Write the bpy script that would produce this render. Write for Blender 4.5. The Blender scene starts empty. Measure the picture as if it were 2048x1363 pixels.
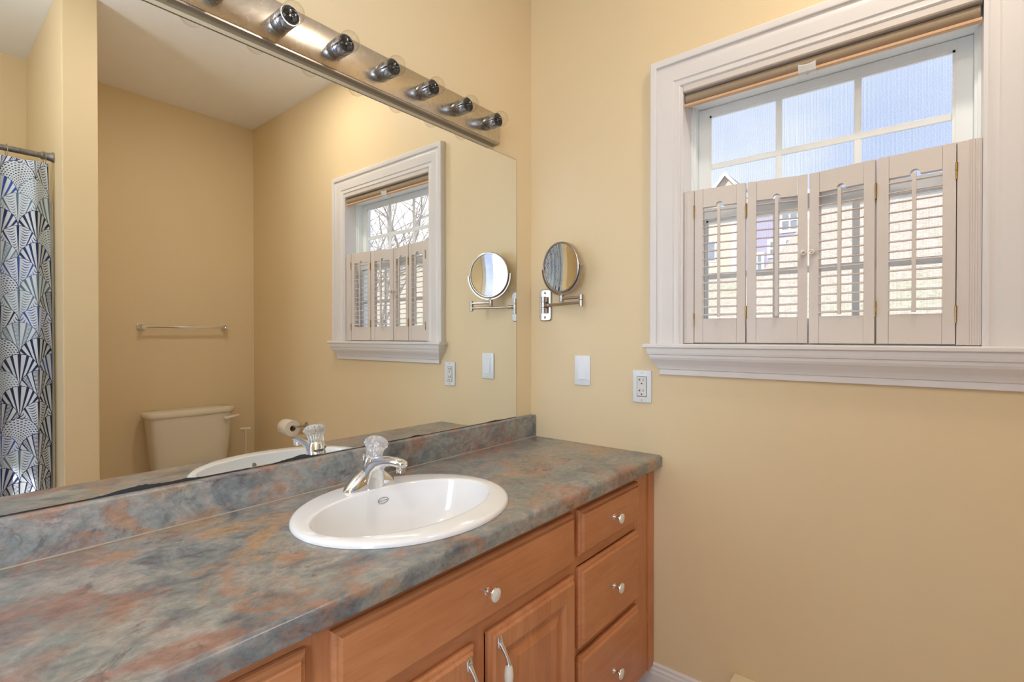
import bpy, bmesh, math, random
from mathutils import Vector, Matrix
random.seed(7)
PI = math.pi
S = bpy.context.scene
C = S.collection
R = math.radians

# ------------------------------------------------------------------ camera
cam_data = bpy.data.cameras.new('camera')
cam = bpy.data.objects.new('camera', cam_data); C.objects.link(cam)
cam_data.sensor_width = 36.0
cam_data.lens = 1012.61 / 2048 * 36.0
cam_data.clip_start = 0.02; cam_data.clip_end = 400
cam.location = (1.2843, -1.6842, 1.26)
cam.rotation_euler = (R(90 - 0.4167), 0, R(39.4884))
S.camera = cam

# ------------------------------------------------------------------ view, light
S.view_settings.view_transform = 'Standard'
S.view_settings.look = 'None'
S.view_settings.gamma = 1.0
S.view_settings.use_curve_mapping = False
S.view_settings.exposure = 0.20
S.cycles.use_denoising = True
S.cycles.max_bounces = 14
S.cycles.diffuse_bounces = 7
S.cycles.glossy_bounces = 6
S.cycles.transmission_bounces = 10
S.cycles.transparent_max_bounces = 16

SKY = 1.30
def make_world():
    w = bpy.data.worlds.new('sky'); S.world = w; w.use_nodes = True
    nt = w.node_tree; nt.nodes.clear()
    out = nt.nodes.new('ShaderNodeOutputWorld'); bg = nt.nodes.new('ShaderNodeBackground')
    tc = nt.nodes.new('ShaderNodeTexCoord')
    # whiter and brighter towards the sun's side (east), blue away from it
    dot = nt.nodes.new('ShaderNodeVectorMath'); dot.operation = 'DOT_PRODUCT'
    dot.inputs[1].default_value = Vector((0.84, 0.42, 0.34)).normalized()
    nt.links.new(tc.outputs['Generated'], dot.inputs[0])
    ramp = nt.nodes.new('ShaderNodeValToRGB'); e = ramp.color_ramp.elements
    e[0].position = 0.30; e[0].color = (0.42, 0.51, 0.83, 1)
    e[1].position = 0.93; e[1].color = (1.9, 1.95, 2.0, 1)
    m = ramp.color_ramp.elements.new(0.62); m.color = (0.52, 0.60, 0.86, 1)
    nt.links.new(dot.outputs['Value'], ramp.inputs[0])
    nz = nt.nodes.new('ShaderNodeTexNoise'); nz.inputs['Scale'].default_value = 2.6
    nz.inputs['Detail'].default_value = 6
    nt.links.new(tc.outputs['Generated'], nz.inputs['Vector'])
    cr = nt.nodes.new('ShaderNodeValToRGB'); cr.color_ramp.elements[0].position = 0.42; cr.color_ramp.elements[1].position = 0.68
    cr.color_ramp.elements[0].color = (0, 0, 0, 1); cr.color_ramp.elements[1].color = (0.75, 0.75, 0.75, 1)
    nt.links.new(nz.outputs['Fac'], cr.inputs[0])
    mx = nt.nodes.new('ShaderNodeMixRGB'); mx.inputs[2].default_value = (0.86, 0.88, 0.98, 1)
    nt.links.new(cr.outputs[0], mx.inputs[0]); nt.links.new(ramp.outputs[0], mx.inputs[1])
    nt.links.new(mx.outputs[0], bg.inputs['Color']); bg.inputs['Strength'].default_value = SKY
    nt.links.new(bg.outputs[0], out.inputs['Surface'])
make_world()

def area(name, loc, rot, sx, sy, power, col, shape='RECTANGLE', spread=180):
    l = bpy.data.lights.new(name, 'AREA'); l.shape = shape; l.size = sx
    if shape == 'RECTANGLE': l.size_y = sy
    l.energy = power; l.color = col; l.spread = R(spread)
    o = bpy.data.objects.new(name, l); C.objects.link(o); o.location = loc; o.rotation_euler = rot
    return o
sun = bpy.data.lights.new('sun', 'SUN'); sun.energy = 4.2; sun.angle = R(1.0); sun.color = (1, 0.95, 0.86)
so = bpy.data.objects.new('sun', sun); C.objects.link(so); so.rotation_euler = (R(50), 0, R(-25)); so.location = (0, -5, 12)
# recessed lamp in the ceiling above the toilet side, daylight through the doorway behind the camera
CAN = (1.30, -0.51, 2.797)
area('downlight_lamp', (CAN[0], CAN[1], CAN[2] - 0.012), (0, 0, 0), 0.13, 0.13, 7.5, (1.0, 0.88, 0.76), 'DISK')
area('downlight_lamp', (1.30, -2.15, 2.785), (0, 0, 0), 0.13, 0.13, 6, (1.0, 0.92, 0.84), 'DISK')  # added unseen fill lamp for the doorway end of the room
area('ceiling_bounce_fill', (1.05, -2.30, 2.05), (R(180), 0, 0), 0.25, 0.25, 17, (0.90, 0.95, 1.0), 'DISK')  # added unseen fill, aimed up to brighten the ceiling and the room
area('doorway_daylight', (1.46, -2.80, 1.50), (R(90), 0, R(50)), 0.42, 1.0, 9.5, (0.60, 0.77, 1.0), spread=85)

# ------------------------------------------------------------------ helpers
def finish(bm, name, m, smooth=None):
    me = bpy.data.meshes.new(name)
    bmesh.ops.remove_doubles(bm, verts=bm.verts, dist=1e-6)
    bmesh.ops.recalc_face_normals(bm, faces=bm.faces)
    bm.to_mesh(me); bm.free()
    for k in (m if isinstance(m, (list, tuple)) else [m]): me.materials.append(k)
    if smooth is not None:
        me.shade_smooth()
        try: me.set_sharp_from_angle(angle=R(smooth))
        except Exception: pass
    return me
def rootloc(o):
    v = Vector((0, 0, 0))
    while o is not None:
        v += o.location; o = o.parent
    return v
def obj(name, bm, m, parent=None, smooth=None, local=False, origin=None):
    me = finish(bm, name, m, smooth)
    o = bpy.data.objects.new(name, me); C.objects.link(o)
    if parent is not None:
        o.parent = parent
        if not local:
            me.transform(Matrix.Translation(-rootloc(parent)))
    elif not local:
        if origin is None:
            xs = [v.co for v in me.vertices]
            origin = ((min(v.x for v in xs) + max(v.x for v in xs)) / 2, (min(v.y for v in xs) + max(v.y for v in xs)) / 2, min(v.z for v in xs))
        me.transform(Matrix.Translation(-Vector(origin))); o.location = origin
    return o
def thing(name, label, cat, loc=(0, 0, 0), group=None, kind=None):
    o = bpy.data.objects.new(name, None); C.objects.link(o); o.location = loc; o.empty_display_size = 0.1
    if kind: o['kind'] = kind
    if label: o['label'] = label; o['category'] = cat
    if group: o['group'] = group
    return o
def tag(o, label, cat, group=None):
    o['label'] = label; o['category'] = cat
    if group: o['group'] = group
    return o
def struct(name, bm, m, smooth=None):
    o = obj(name, bm, m, None, smooth); o['kind'] = 'structure'; return o
def dup(root, loc):
    r = root.copy(); C.objects.link(r); r.location = loc
    for ch in list(root.children):
        c = ch.copy(); C.objects.link(c); c.parent = r
        for g in list(ch.children):
            d = g.copy(); C.objects.link(d); d.parent = c
    return r

def box(bm, x0, x1, y0, y1, z0, z1, bev=0.0, seg=2, mi=0):
    vs = [bm.verts.new((x, y, z)) for x in (x0, x1) for y in (y0, y1) for z in (z0, z1)]
    fs = []
    for q in ((0, 1, 3, 2), (4, 6, 7, 5), (0, 4, 5, 1), (2, 3, 7, 6), (0, 2, 6, 4), (1, 5, 7, 3)):
        f = bm.faces.new([vs[i] for i in q]); f.material_index = mi; fs.append(f)
    if bev > 0:
        es = list({e for f in fs for e in f.edges})
        bmesh.ops.bevel(bm, geom=es, offset=bev, segments=seg, affect='EDGES', profile=0.5)
    return vs
def loft(bm, rings, cap0=True, cap1=True, closed=True, mi=0):
    vr = [[bm.verts.new(p) for p in r] for r in rings]
    n = len(vr[0])
    for a, b in zip(vr[:-1], vr[1:]):
        for i in range(n if closed else n - 1):
            j = (i + 1) % n
            f = bm.faces.new((a[i], a[j], b[j], b[i])); f.material_index = mi
    if cap0 and closed: bm.faces.new(list(reversed(vr[0]))).material_index = mi
    if cap1 and closed: bm.faces.new(vr[-1]).material_index = mi
    return vr
def frame_for(t):
    t = Vector(t).normalized()
    up = Vector((0, 0, 1)) if abs(t.z) < 0.95 else Vector((0, 1, 0))
    a = t.cross(up).normalized(); b = a.cross(t).normalized()
    return a, b
def lathe(bm, base, axis, prof, n=32, flute=None, mi=0):
    """prof: (radius, height along axis)"""
    base = Vector(base); ax = Vector(axis).normalized(); a, b = frame_for(ax)
    rings = []
    for r, h in prof:
        ring = []
        for i in range(n):
            t = 2 * PI * i / n
            rr = max(r, 1e-5) * (flute(t, h) if flute else 1)
            ring.append(base + ax * h + a * math.cos(t) * rr + b * math.sin(t) * rr)
        rings.append(ring)
    loft(bm, rings, True, True, True, mi)
def tube(bm, pts, r, n=12, caps=True, mi=0):
    pts = [Vector(p) for p in pts]
    rad = r if isinstance(r, (list, tuple)) else [r] * len(pts)
    t0 = (pts[1] - pts[0]).normalized(); a, b = frame_for(t0)
    rings = []
    for i, p in enumerate(pts):
        if i == 0: t = t0
        elif i == len(pts) - 1: t = (pts[i] - pts[i - 1]).normalized()
        else: t = ((pts[i + 1] - pts[i]).normalized() + (pts[i] - pts[i - 1]).normalized()).normalized()
        a = (a - t * a.dot(t)).normalized(); b = t.cross(a)
        rings.append([p + (a * math.cos(2 * PI * k / n) + b * math.sin(2 * PI * k / n)) * rad[i] for k in range(n)])
    loft(bm, rings, caps, caps, True, mi)
def extrude_y(bm, prof, y0, y1, mi=0):
    """closed profile of (x,z) along y"""
    loft(bm, [[(x, y0, z) for x, z in prof], [(x, y1, z) for x, z in prof]], True, True, True, mi)
def extrude_x(bm, prof, x0, x1, mi=0):
    """closed profile of (y,z) along x"""
    loft(bm, [[(x0, y, z) for y, z in prof], [(x1, y, z) for y, z in prof]], True, True, True, mi)
def B(): return bmesh.new()

# ------------------------------------------------------------------ materials
def mat(name):
    m = bpy.data.materials.new(name); m.use_nodes = True
    nt = m.node_tree; b = nt.nodes['Principled BSDF']; return m, nt, b
def coords(nt, scale=(1, 1, 1), world=True):
    mp = nt.nodes.new('ShaderNodeMapping'); mp.inputs['Scale'].default_value = scale
    if world:
        g = nt.nodes.new('ShaderNodeNewGeometry'); nt.links.new(g.outputs['Position'], mp.inputs['Vector'])
    else:
        g = nt.nodes.new('ShaderNodeTexCoord'); nt.links.new(g.outputs['Object'], mp.inputs['Vector'])
    return mp.outputs[0]
def noise(nt, vec, scale, detail=3, rough=0.5, dist=0.0):
    n = nt.nodes.new('ShaderNodeTexNoise'); n.inputs['Scale'].default_value = scale
    n.inputs['Detail'].default_value = detail; n.inputs['Roughness'].default_value = rough
    n.inputs['Distortion'].default_value = dist
    nt.links.new(vec, n.inputs['Vector']); return n
def ramp(nt, fac, stops):
    r = nt.nodes.new('ShaderNodeValToRGB'); nt.links.new(fac, r.inputs[0])
    e = r.color_ramp.elements
    while len(e) < len(stops): e.new(0.5)
    for el, (p, c) in zip(e, stops): el.position = p; el.color = (*c, 1) if len(c) == 3 else c
    return r.outputs[0]
def mixc(nt, fac, a, b):
    m = nt.nodes.new('ShaderNodeMixRGB')
    for i, v in ((0, fac), (1, a), (2, b)):
        if isinstance(v, (int, float)): m.inputs[i].default_value = v
        elif isinstance(v, tuple): m.inputs[i].default_value = (*v, 1)
        else: nt.links.new(v, m.inputs[i])
    return m.outputs[0]
def bump(nt, b, h, strength, dist=0.002):
    bp = nt.nodes.new('ShaderNodeBump'); bp.inputs['Strength'].default_value = strength; bp.inputs['Distance'].default_value = dist
    nt.links.new(h, bp.inputs['Height']); nt.links.new(bp.outputs[0], b.inputs['Normal'])
def simple(name, col, rough=0.5, metal=0.0, spec=0.5, var=0.04, vscale=12, bmp=0.0, bscale=200, aniso=0.0, coat=0.0):
    m, nt, b = mat(name)
    v = coords(nt)
    n = noise(nt, v, vscale, 3)
    lo = tuple(c * (1 - var) for c in col); hi = tuple(min(1, c * (1 + var)) for c in col)
    nt.links.new(ramp(nt, n.outputs['Fac'], [(0.3, lo), (0.7, hi)]), b.inputs['Base Color'])
    b.inputs['Roughness'].default_value = rough; b.inputs['Metallic'].default_value = metal
    b.inputs['Specular IOR Level'].default_value = spec
    b.inputs['Coat Weight'].default_value = coat
    if bmp: bump(nt, b, noise(nt, v, bscale, 2).outputs['Fac'], bmp, 0.001)
    return m
M = {}
M['wall'] = simple('yellow_wall_paint', (0.74, 0.60, 0.375), 0.55, var=0.012, vscale=2, bmp=0.12, bscale=260)
M['ceil'] = simple('white_ceiling_paint', (0.86, 0.86, 0.86), 0.8, var=0.01, bmp=0.1, bscale=300)
M['trim'] = simple('white_trim_paint', (0.72, 0.70, 0.69), 0.32, var=0.01, vscale=5)
M['shutter'] = simple('white_shutter_paint', (0.66, 0.61, 0.57), 0.35, var=0.01, vscale=5)
M['vinyl'] = simple('white_vinyl', (0.84, 0.88, 0.88), 0.35, var=0.01)
M['china'] = simple('white_china', (0.80, 0.79, 0.78), 0.06, var=0.005, coat=0.3)
M['bone'] = simple('bone_china', (0.72, 0.66, 0.54), 0.10, var=0.005)
M['plastic'] = simple('white_plastic', (0.76, 0.80, 0.84), 0.3, var=0.005)
M['plastic_warm'] = simple('white_grey_plastic', (0.70, 0.70, 0.66), 0.35, var=0.005)
M['cream'] = simple('cream_plastic', (0.74, 0.66, 0.47), 0.45, var=0.01)
M['dark'] = simple('dark_slot', (0.012, 0.010, 0.010), 0.6)
M['chrome'] = simple('chrome', (0.80, 0.81, 0.83), 0.045, 1.0, var=0.01)
M['socket_chrome'] = simple('chrome_painted_reflection', (0.36, 0.38, 0.43), 0.06, 1.0, var=0.01)  # socket chrome: dark reflections of the room put into its base colour
M['nickel'] = simple('brushed_nickel', (0.46, 0.41, 0.36), 0.33, 1.0, var=0.03, vscale=60)
M['brass'] = simple('aged_brass', (0.42, 0.28, 0.10), 0.35, 1.0, var=0.2, vscale=90)
M['pewter'] = simple('pewter_pipe', (0.30, 0.29, 0.28), 0.35, 1.0, var=0.25, vscale=70)
M['porcelain'] = simple('white_porcelain_knob', (0.75, 0.70, 0.62), 0.15, var=0.01)
M['paper'] = simple('tissue_paper', (0.80, 0.76, 0.70), 0.9, var=0.02, bmp=0.3, bscale=500)
M['fabric'] = simple('taupe_shade_fabric', (0.33, 0.26, 0.18), 0.85, var=0.05, vscale=300)
M['shadebar'] = simple('tan_shade_bar', (0.62, 0.40, 0.24), 0.6, var=0.02)
M['floor'] = simple('beige_floor_tile', (0.66, 0.64, 0.61), 0.25, var=0.08, vscale=4)
M['black'] = simple('black_wire', (0.02, 0.015, 0.015), 0.4)
M['tub'] = simple('white_acrylic', (0.72, 0.70, 0.64), 0.18, var=0.005)
M['siding'] = simple('purple_siding', (0.44, 0.42, 0.56), 0.8, var=0.03)
M['siding_tan'] = simple('tan_siding', (0.70, 0.62, 0.48), 0.8, var=0.03)
M['outtrim'] = simple('white_exterior_trim', (0.85, 0.85, 0.85), 0.6)
M['roof'] = simple('grey_roof_shingle', (0.20, 0.19, 0.19), 0.9, var=0.15, vscale=6)
M['outglass'] = simple('house_window_glass', (0.30, 0.34, 0.38), 0.1, var=0.1)
M['bark'] = simple('grey_bark', (0.30, 0.25, 0.23), 0.9, var=0.2, vscale=9)
M['bark2'] = simple('pale_twig_bark', (0.50, 0.44, 0.40), 0.9, var=0.2, vscale=9)

def m_bar():
    m, nt, b = mat('tarnished_steel_bar')
    v = coords(nt); n = noise(nt, v, 9, 5, 0.6)
    nt.links.new(ramp(nt, n.outputs['Fac'], [(0.35, (0.56, 0.50, 0.41)), (0.65, (0.62, 0.57, 0.50))]), b.inputs['Base Color'])
    n2 = noise(nt, v, 30, 6, 0.7, 1.5)
    r = ramp(nt, n2.outputs['Fac'], [(0.35, (0.22,) * 3), (0.65, (0.29,) * 3)])
    nt.links.new(r, b.inputs['Roughness'])
    b.inputs['Metallic'].default_value = 1.0
    return m
M['bar'] = m_bar()
def m_mirror():
    m, nt, b = mat('silvered_mirror_glass')
    b.inputs['Base Color'].default_value = (0.89, 0.91, 0.89, 1); b.inputs['Metallic'].default_value = 1.0
    b.inputs['Roughness'].default_value = 0.0
    v = coords(nt, (1, 2.0, 1)); n = noise(nt, v, 24, 8, 0.75)
    nt.links.new(ramp(nt, n.outputs['Fac'], [(0.55, (0.0,) * 3), (0.95, (0.03,) * 3)]), b.inputs['Roughness'])
    return m
M['mirror'] = m_mirror()
def m_thin_glass(name, tint=(1, 1, 1), gl=0.10, floor_=0.4):
    m = bpy.data.materials.new(name); m.use_nodes = True; nt = m.node_tree; nt.nodes.clear()
    o = nt.nodes.new('ShaderNodeOutputMaterial'); mx = nt.nodes.new('ShaderNodeMixShader')
    t = nt.nodes.new('ShaderNodeBsdfTransparent'); g = nt.nodes.new('ShaderNodeBsdfGlossy')
    t.inputs[0].default_value = (*tint, 1); g.inputs['Roughness'].default_value = 0.02
    f0 = nt.nodes.new('ShaderNodeLayerWeight'); f0.inputs[0].default_value = 0.5; f = nt.nodes.new('ShaderNodeMath'); f.operation = 'POWER'; nt.links.new(f0.outputs['Facing'], f.inputs[0]); f.inputs[1].default_value = 3.0
    a = nt.nodes.new('ShaderNodeMath'); a.operation = 'MULTIPLY_ADD'; a.inputs[1].default_value = gl * 5; a.inputs[2].default_value = gl * floor_
    nt.links.new(f.outputs[0], a.inputs[0]); nt.links.new(a.outputs[0], mx.inputs[0])
    nt.links.new(t.outputs[0], mx.inputs[1]); nt.links.new(g.outputs[0], mx.inputs[2]); nt.links.new(mx.outputs[0], o.inputs[0])
    return m
M['glass'] = m_thin_glass('window_glass', (0.97, 0.98, 0.98), 0.02, 0.0)
M['bulb'] = m_thin_glass('clear_bulb_glass', (0.97, 0.96, 0.94), 0.11)
M['clip'] = simple('clear_plastic', (0.80, 0.84, 0.86), 0.1)
M['clip'].node_tree.nodes['Principled BSDF'].inputs['Alpha'].default_value = 0.5
def m_crystal():
    m, nt, b = mat('clear_acrylic_knob')
    b.inputs['Base Color'].default_value = (0.97, 0.97, 1, 1); b.inputs['Transmission Weight'].default_value = 0.82
    b.inputs['IOR'].default_value = 1.49; b.inputs['Roughness'].default_value = 0.02
    return m
M['crystal'] = m_crystal()
def m_screen():
    """fine insect screen mesh"""
    m = bpy.data.materials.new('insect_screen_mesh'); m.use_nodes = True; nt = m.node_tree; nt.nodes.clear()
    o = nt.nodes.new('ShaderNodeOutputMaterial'); mx = nt.nodes.new('ShaderNodeMixShader')
    t = nt.nodes.new('ShaderNodeBsdfTransparent'); d = nt.nodes.new('ShaderNodeBsdfDiffuse'); d.inputs[0].default_value = (0.5, 0.5, 0.55, 1)
    g = nt.nodes.new('ShaderNodeNewGeometry'); s = nt.nodes.new('ShaderNodeSeparateXYZ'); nt.links.new(g.outputs['Position'], s.inputs[0])
    def wave(sock, k):
        a = nt.nodes.new('ShaderNodeMath'); a.operation = 'MULTIPLY'; a.inputs[1].default_value = k; nt.links.new(sock, a.inputs[0])
        b = nt.nodes.new('ShaderNodeMath'); b.operation = 'SINE'; nt.links.new(a.outputs[0], b.inputs[0])
        c = nt.nodes.new('ShaderNodeMath'); c.operation = 'GREATER_THAN'; c.inputs[1].default_value = 0.72; nt.links.new(b.outputs[0], c.inputs[0]); return c.outputs[0]
    a = nt.nodes.new('ShaderNodeMath'); a.operation = 'MAXIMUM'
    nt.links.new(wave(s.outputs[0], 2 * PI / 0.0032), a.inputs[0]); nt.links.new(wave(s.outputs[2], 2 * PI / 0.0032), a.inputs[1])
    k = nt.nodes.new('ShaderNodeMath'); k.operation = 'MULTIPLY'; k.inputs[1].default_value = 0.42; nt.links.new(a.outputs[0], k.inputs[0])
    nt.links.new(k.outputs[0], mx.inputs[0]); nt.links.new(t.outputs[0], mx.inputs[1]); nt.links.new(d.outputs[0], mx.inputs[2]); nt.links.new(mx.outputs[0], o.inputs[0])
    return m
M['screen'] = m_screen()
def m_wood(name, axis, dark=1.0):
    m, nt, b = mat(name)
    sc = {'y': (6, 1.2, 8), 'z': (6, 8, 1.2)}[axis]
    v = coords(nt, sc)
    n = noise(nt, v, 2.2, 5, 0.6, 0.9)
    c = ramp(nt, n.outputs['Fac'], [(0.25, (0.46 * dark, 0.175 * dark, 0.066 * dark)), (0.5, (0.56 * dark, 0.23 * dark, 0.092 * dark)), (0.78, (0.62 * dark, 0.275 * dark, 0.118 * dark))])
    v2 = coords(nt, {'y': (30, 3, 60), 'z': (30, 60, 3)}[axis])
    n2 = noise(nt, v2, 3.0, 3, 0.6)
    c2 = ramp(nt, n2.outputs['Fac'], [(0.34, (0.84, 0.80, 0.76)), (0.50, (1, 1, 1))])
    mm = nt.nodes.new('ShaderNodeMixRGB'); mm.blend_type = 'MULTIPLY'; mm.inputs[0].default_value = 0.6
    nt.links.new(c, mm.inputs[1]); nt.links.new(c2, mm.inputs[2])
    # blotchy maple figure
    n3 = noise(nt, coords(nt), 5, 3, 0.6)
    c3 = ramp(nt, n3.outputs['Fac'], [(0.3, (0.88, 0.80, 0.74)), (0.65, (1.0, 1.0, 1.0))])
    m3 = nt.nodes.new('ShaderNodeMixRGB'); m3.blend_type = 'MULTIPLY'; m3.inputs[0].default_value = 0.8
    nt.links.new(mm.outputs[0], m3.inputs[1]); nt.links.new(c3, m3.inputs[2])
    nt.links.new(m3.outputs[0], b.inputs['Base Color']); b.inputs['Roughness'].default_value = 0.30
    bump(nt, b, n2.outputs['Fac'], 0.05, 0.001)
    return m
M['wood_h'] = m_wood('maple_horizontal_grain', 'y'); M['wood_v'] = m_wood('maple_vertical_grain', 'z')
def m_counter():
    m, nt, b = mat('slate_pattern_laminate')
    # streaks run along the counter on the top and are blotchier on the backsplash
    v = coords(nt, (1.0, 0.85, 1.0)); vd = coords(nt, (1.2, 0.85, 1.2))
    n0 = noise(nt, v, 7.5, 9, 0.68, 0.8)
    c = ramp(nt, n0.outputs['Fac'], [(0.32, (0.08, 0.085, 0.10)), (0.42, (0.165, 0.175, 0.175)), (0.50, (0.25, 0.25, 0.225)), (0.57, (0.30, 0.265, 0.23)), (0.68, (0.35, 0.30, 0.28))])
    n1 = noise(nt, vd, 7.0, 9, 0.66, 0.9)
    f1 = ramp(nt, n1.outputs['Fac'], [(0.49, (0,) * 3), (0.60, (0.75,) * 3)])
    n1c = noise(nt, v, 3.0, 3)
    rust = ramp(nt, n1c.outputs['Fac'], [(0.36, (0.24, 0.115, 0.09)), (0.5, (0.36, 0.175, 0.10)), (0.62, (0.42, 0.24, 0.10))])
    c = mixc(nt, f1, c, rust)
    n2 = noise(nt, coords(nt, (1.2, 0.9, 1.2)), 9.0, 9, 0.7, 1.2)
    f2 = ramp(nt, n2.outputs['Fac'], [(0.52, (0,) * 3), (0.66, (0.9,) * 3)])
    c = mixc(nt, f2, c, (0.185, 0.21, 0.20))
    n3 = noise(nt, coords(nt, (1.7, 1.1, 1.7)), 10.0, 9, 0.72, 1.0)
    f3 = ramp(nt, n3.outputs['Fac'], [(0.58, (0,) * 3), (0.66, (0.75,) * 3)])
    c = mixc(nt, f3, c, (0.10, 0.07, 0.075))
    n4 = noise(nt, coords(nt, (2.0, 1.3, 2.0)), 34.0, 7, 0.75, 0.3)
    f4 = ramp(nt, n4.outputs['Fac'], [(0.35, (0.70,) * 3), (0.64, (1.25, 1.25, 1.25))])
    mm = nt.nodes.new('ShaderNodeMixRGB'); mm.blend_type = 'MULTIPLY'; mm.inputs[0].default_value = 0.9
    nt.links.new(c, mm.inputs[1]); nt.links.new(f4, mm.inputs[2])
    nt.links.new(mm.outputs[0], b.inputs['Base Color'])
    b.inputs['Roughness'].default_value = 0.28
    b.inputs['Specular IOR Level'].default_value = 0.6
    bump(nt, b, n4.outputs['Fac'], 0.10, 0.001)
    return m
M['counter'] = m_counter()

class X:
    """tiny expression builder for shader math"""
    nt = None
    def __init__(s, v): s.v = v
    @staticmethod
    def op(o, *a):
        n = X.nt.nodes.new('ShaderNodeMath'); n.operation = o
        for i, k in enumerate(a):
            k = k.v if isinstance(k, X) else k
            if isinstance(k, (int, float)): n.inputs[i].default_value = k
            else: X.nt.links.new(k, n.inputs[i])
        return X(n.outputs[0])
    def __add__(s, o): return X.op('ADD', s, o)
    def __sub__(s, o): return X.op('SUBTRACT', s, o)
    def __rsub__(s, o): return X.op('SUBTRACT', o, s)
    def __mul__(s, o): return X.op('MULTIPLY', s, o)
    def __truediv__(s, o): return X.op('DIVIDE', s, o)
    __radd__ = __add__; __rmul__ = __mul__
def m_curtain():
    m, nt, b = mat('fan_print_fabric'); X.nt = nt
    uv = nt.nodes.new('ShaderNodeUVMap'); sep = nt.nodes.new('ShaderNodeSeparateXYZ'); nt.links.new(uv.outputs[0], sep.inputs[0])
    W = 0.128; RR = W / 2; RV = 0.0705
    u = X(sep.outputs[0]) / RR; v = X(sep.outputs[1]) / RV       # unit radius, rows every 1, columns every 2
    def fl(a): return X.op('FLOOR', a)
    def row(n):
        par = X.op('MODULO', X.op('ABSOLUTE', n), 2.0)              # odd rows shift by one radius
        col = fl((u - par) * 0.5 + 0.5)
        dx = u - par - col * 2.0
        dy = v - n
        return dx, dy, col
    n0 = fl(v)
    dx0, dy0, c0 = row(n0); dx1, dy1, c1 = row(n0 + 1.0)
    r0 = X.op('SQRT', dx0 * dx0 + dy0 * dy0)
    inside = X.op('LESS_THAN', r0, 1.0)
    def sel(a, bb): return inside * a + (1.0 - inside) * bb
    dx = sel(dx0, dx1); dy = sel(dy0, dy1); col = sel(c0, c1); rw = sel(n0, n0 + 1.0)
    qy = dy + 1.02
    ang = X.op('ARCTAN2', dx, qy); rad = X.op('SQRT', dx * dx + qy * qy)
    wn = nt.nodes.new('ShaderNodeTexWhiteNoise'); wn.noise_dimensions = '2D'
    cb = nt.nodes.new('ShaderNodeCombineXYZ'); nt.links.new(col.v, cb.inputs[0]); nt.links.new(rw.v, cb.inputs[1]); nt.links.new(cb.outputs[0], wn.inputs['Vector'])
    h1 = X(wn.outputs['Value'])
    sc = nt.nodes.new('ShaderNodeSeparateColor'); nt.links.new(wn.outputs['Color'], sc.inputs[0]); h2 = X(sc.outputs[1])
    def gt(a, t): return X.op('GREATER_THAN', a, t)
    stripes = gt(X.op('SINE', ang * 30.0 + 1.5), 0.25)
    ribs = gt(X.op('SINE', ang * 34.0 + 1.5), 0.70)
    arcs = gt(X.op('SINE', rad * 75.0), 0.25)
    hatch = arcs * gt(X.op('SINE', ang * 17.0), 0.0)
    lattice = X.op('MAXIMUM', ribs, hatch)
    dots = gt(X.op('SINE', ang * 30.0) * X.op('SINE', rad * 38.0), 0.42)
    leaf = X.op('MAXIMUM', gt(X.op('SINE', ang * 14.0 + 1.5), 0.9), gt(X.op('SINE', rad * 38.0 + X.op('ABSOLUTE', X.op('SINE', ang * 7.0)) * 9.0) * X.op('ABSOLUTE', X.op('SINE', ang * 7.0)), 0.55))
    t1 = gt(h1, 0.27); t2 = gt(h1, 0.52); t3 = gt(h1, 0.74)
    p = (1.0 - t1) * stripes + (t1 - t2) * lattice + (t2 - t3) * dots + t3 * leaf
    edge = gt(X.op('ABSOLUTE', r0 - 0.985), 0.017)
    p = X.op('MAXIMUM', p, 1.0 - edge)
    p = X.op('MAXIMUM', p, gt(0.22 - rad, 0.0) * gt(X.op('SINE', ang * 22.0), -0.5))
    col_ = ramp(nt, h2.v, [(0.0, (0.010, 0.018, 0.075)), (0.40, (0.015, 0.035, 0.16)), (0.62, (0.03, 0.09, 0.38)), (0.80, (0.10, 0.19, 0.28)), (1.0, (0.30, 0.38, 0.46))])
    cr = [n for n in nt.nodes if n.type == 'VALTORGB'][-1]; cr.color_ramp.interpolation = 'CONSTANT'
    base = mixc(nt, 0.5, (0.60, 0.68, 0.78), (0.64, 0.70, 0.80))
    nt.links.new(mixc(nt, p.v, base, col_), b.inputs['Base Color'])
    b.inputs['Roughness'].default_value = 0.8
    bump(nt, b, noise(nt, coords(nt), 160, 3).outputs['Fac'], 0.45, 0.003)
    return m
M['curtain'] = m_curtain()
def m_lawn():
    m, nt, b = mat('dormant_lawn')
    n = noise(nt, coords(nt), 0.35, 5); n2 = noise(nt, coords(nt), 9, 6, 0.7)
    c = ramp(nt, n.outputs['Fac'], [(0.45, (0.60, 0.51, 0.42)), (0.72, (0.50, 0.50, 0.36))])
    c2 = ramp(nt, n2.outputs['Fac'], [(0.35, (0.72, 0.70, 0.66)), (0.62, (1.15, 1.12, 1.1))])
    mm = nt.nodes.new('ShaderNodeMixRGB'); mm.blend_type = 'MULTIPLY'; mm.inputs[0].default_value = 1
    nt.links.new(c, mm.inputs[1]); nt.links.new(c2, mm.inputs[2]); nt.links.new(mm.outputs[0], b.inputs['Base Color'])
    b.inputs['Roughness'].default_value = 0.95
    return m
M['lawn'] = m_lawn()

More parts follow.
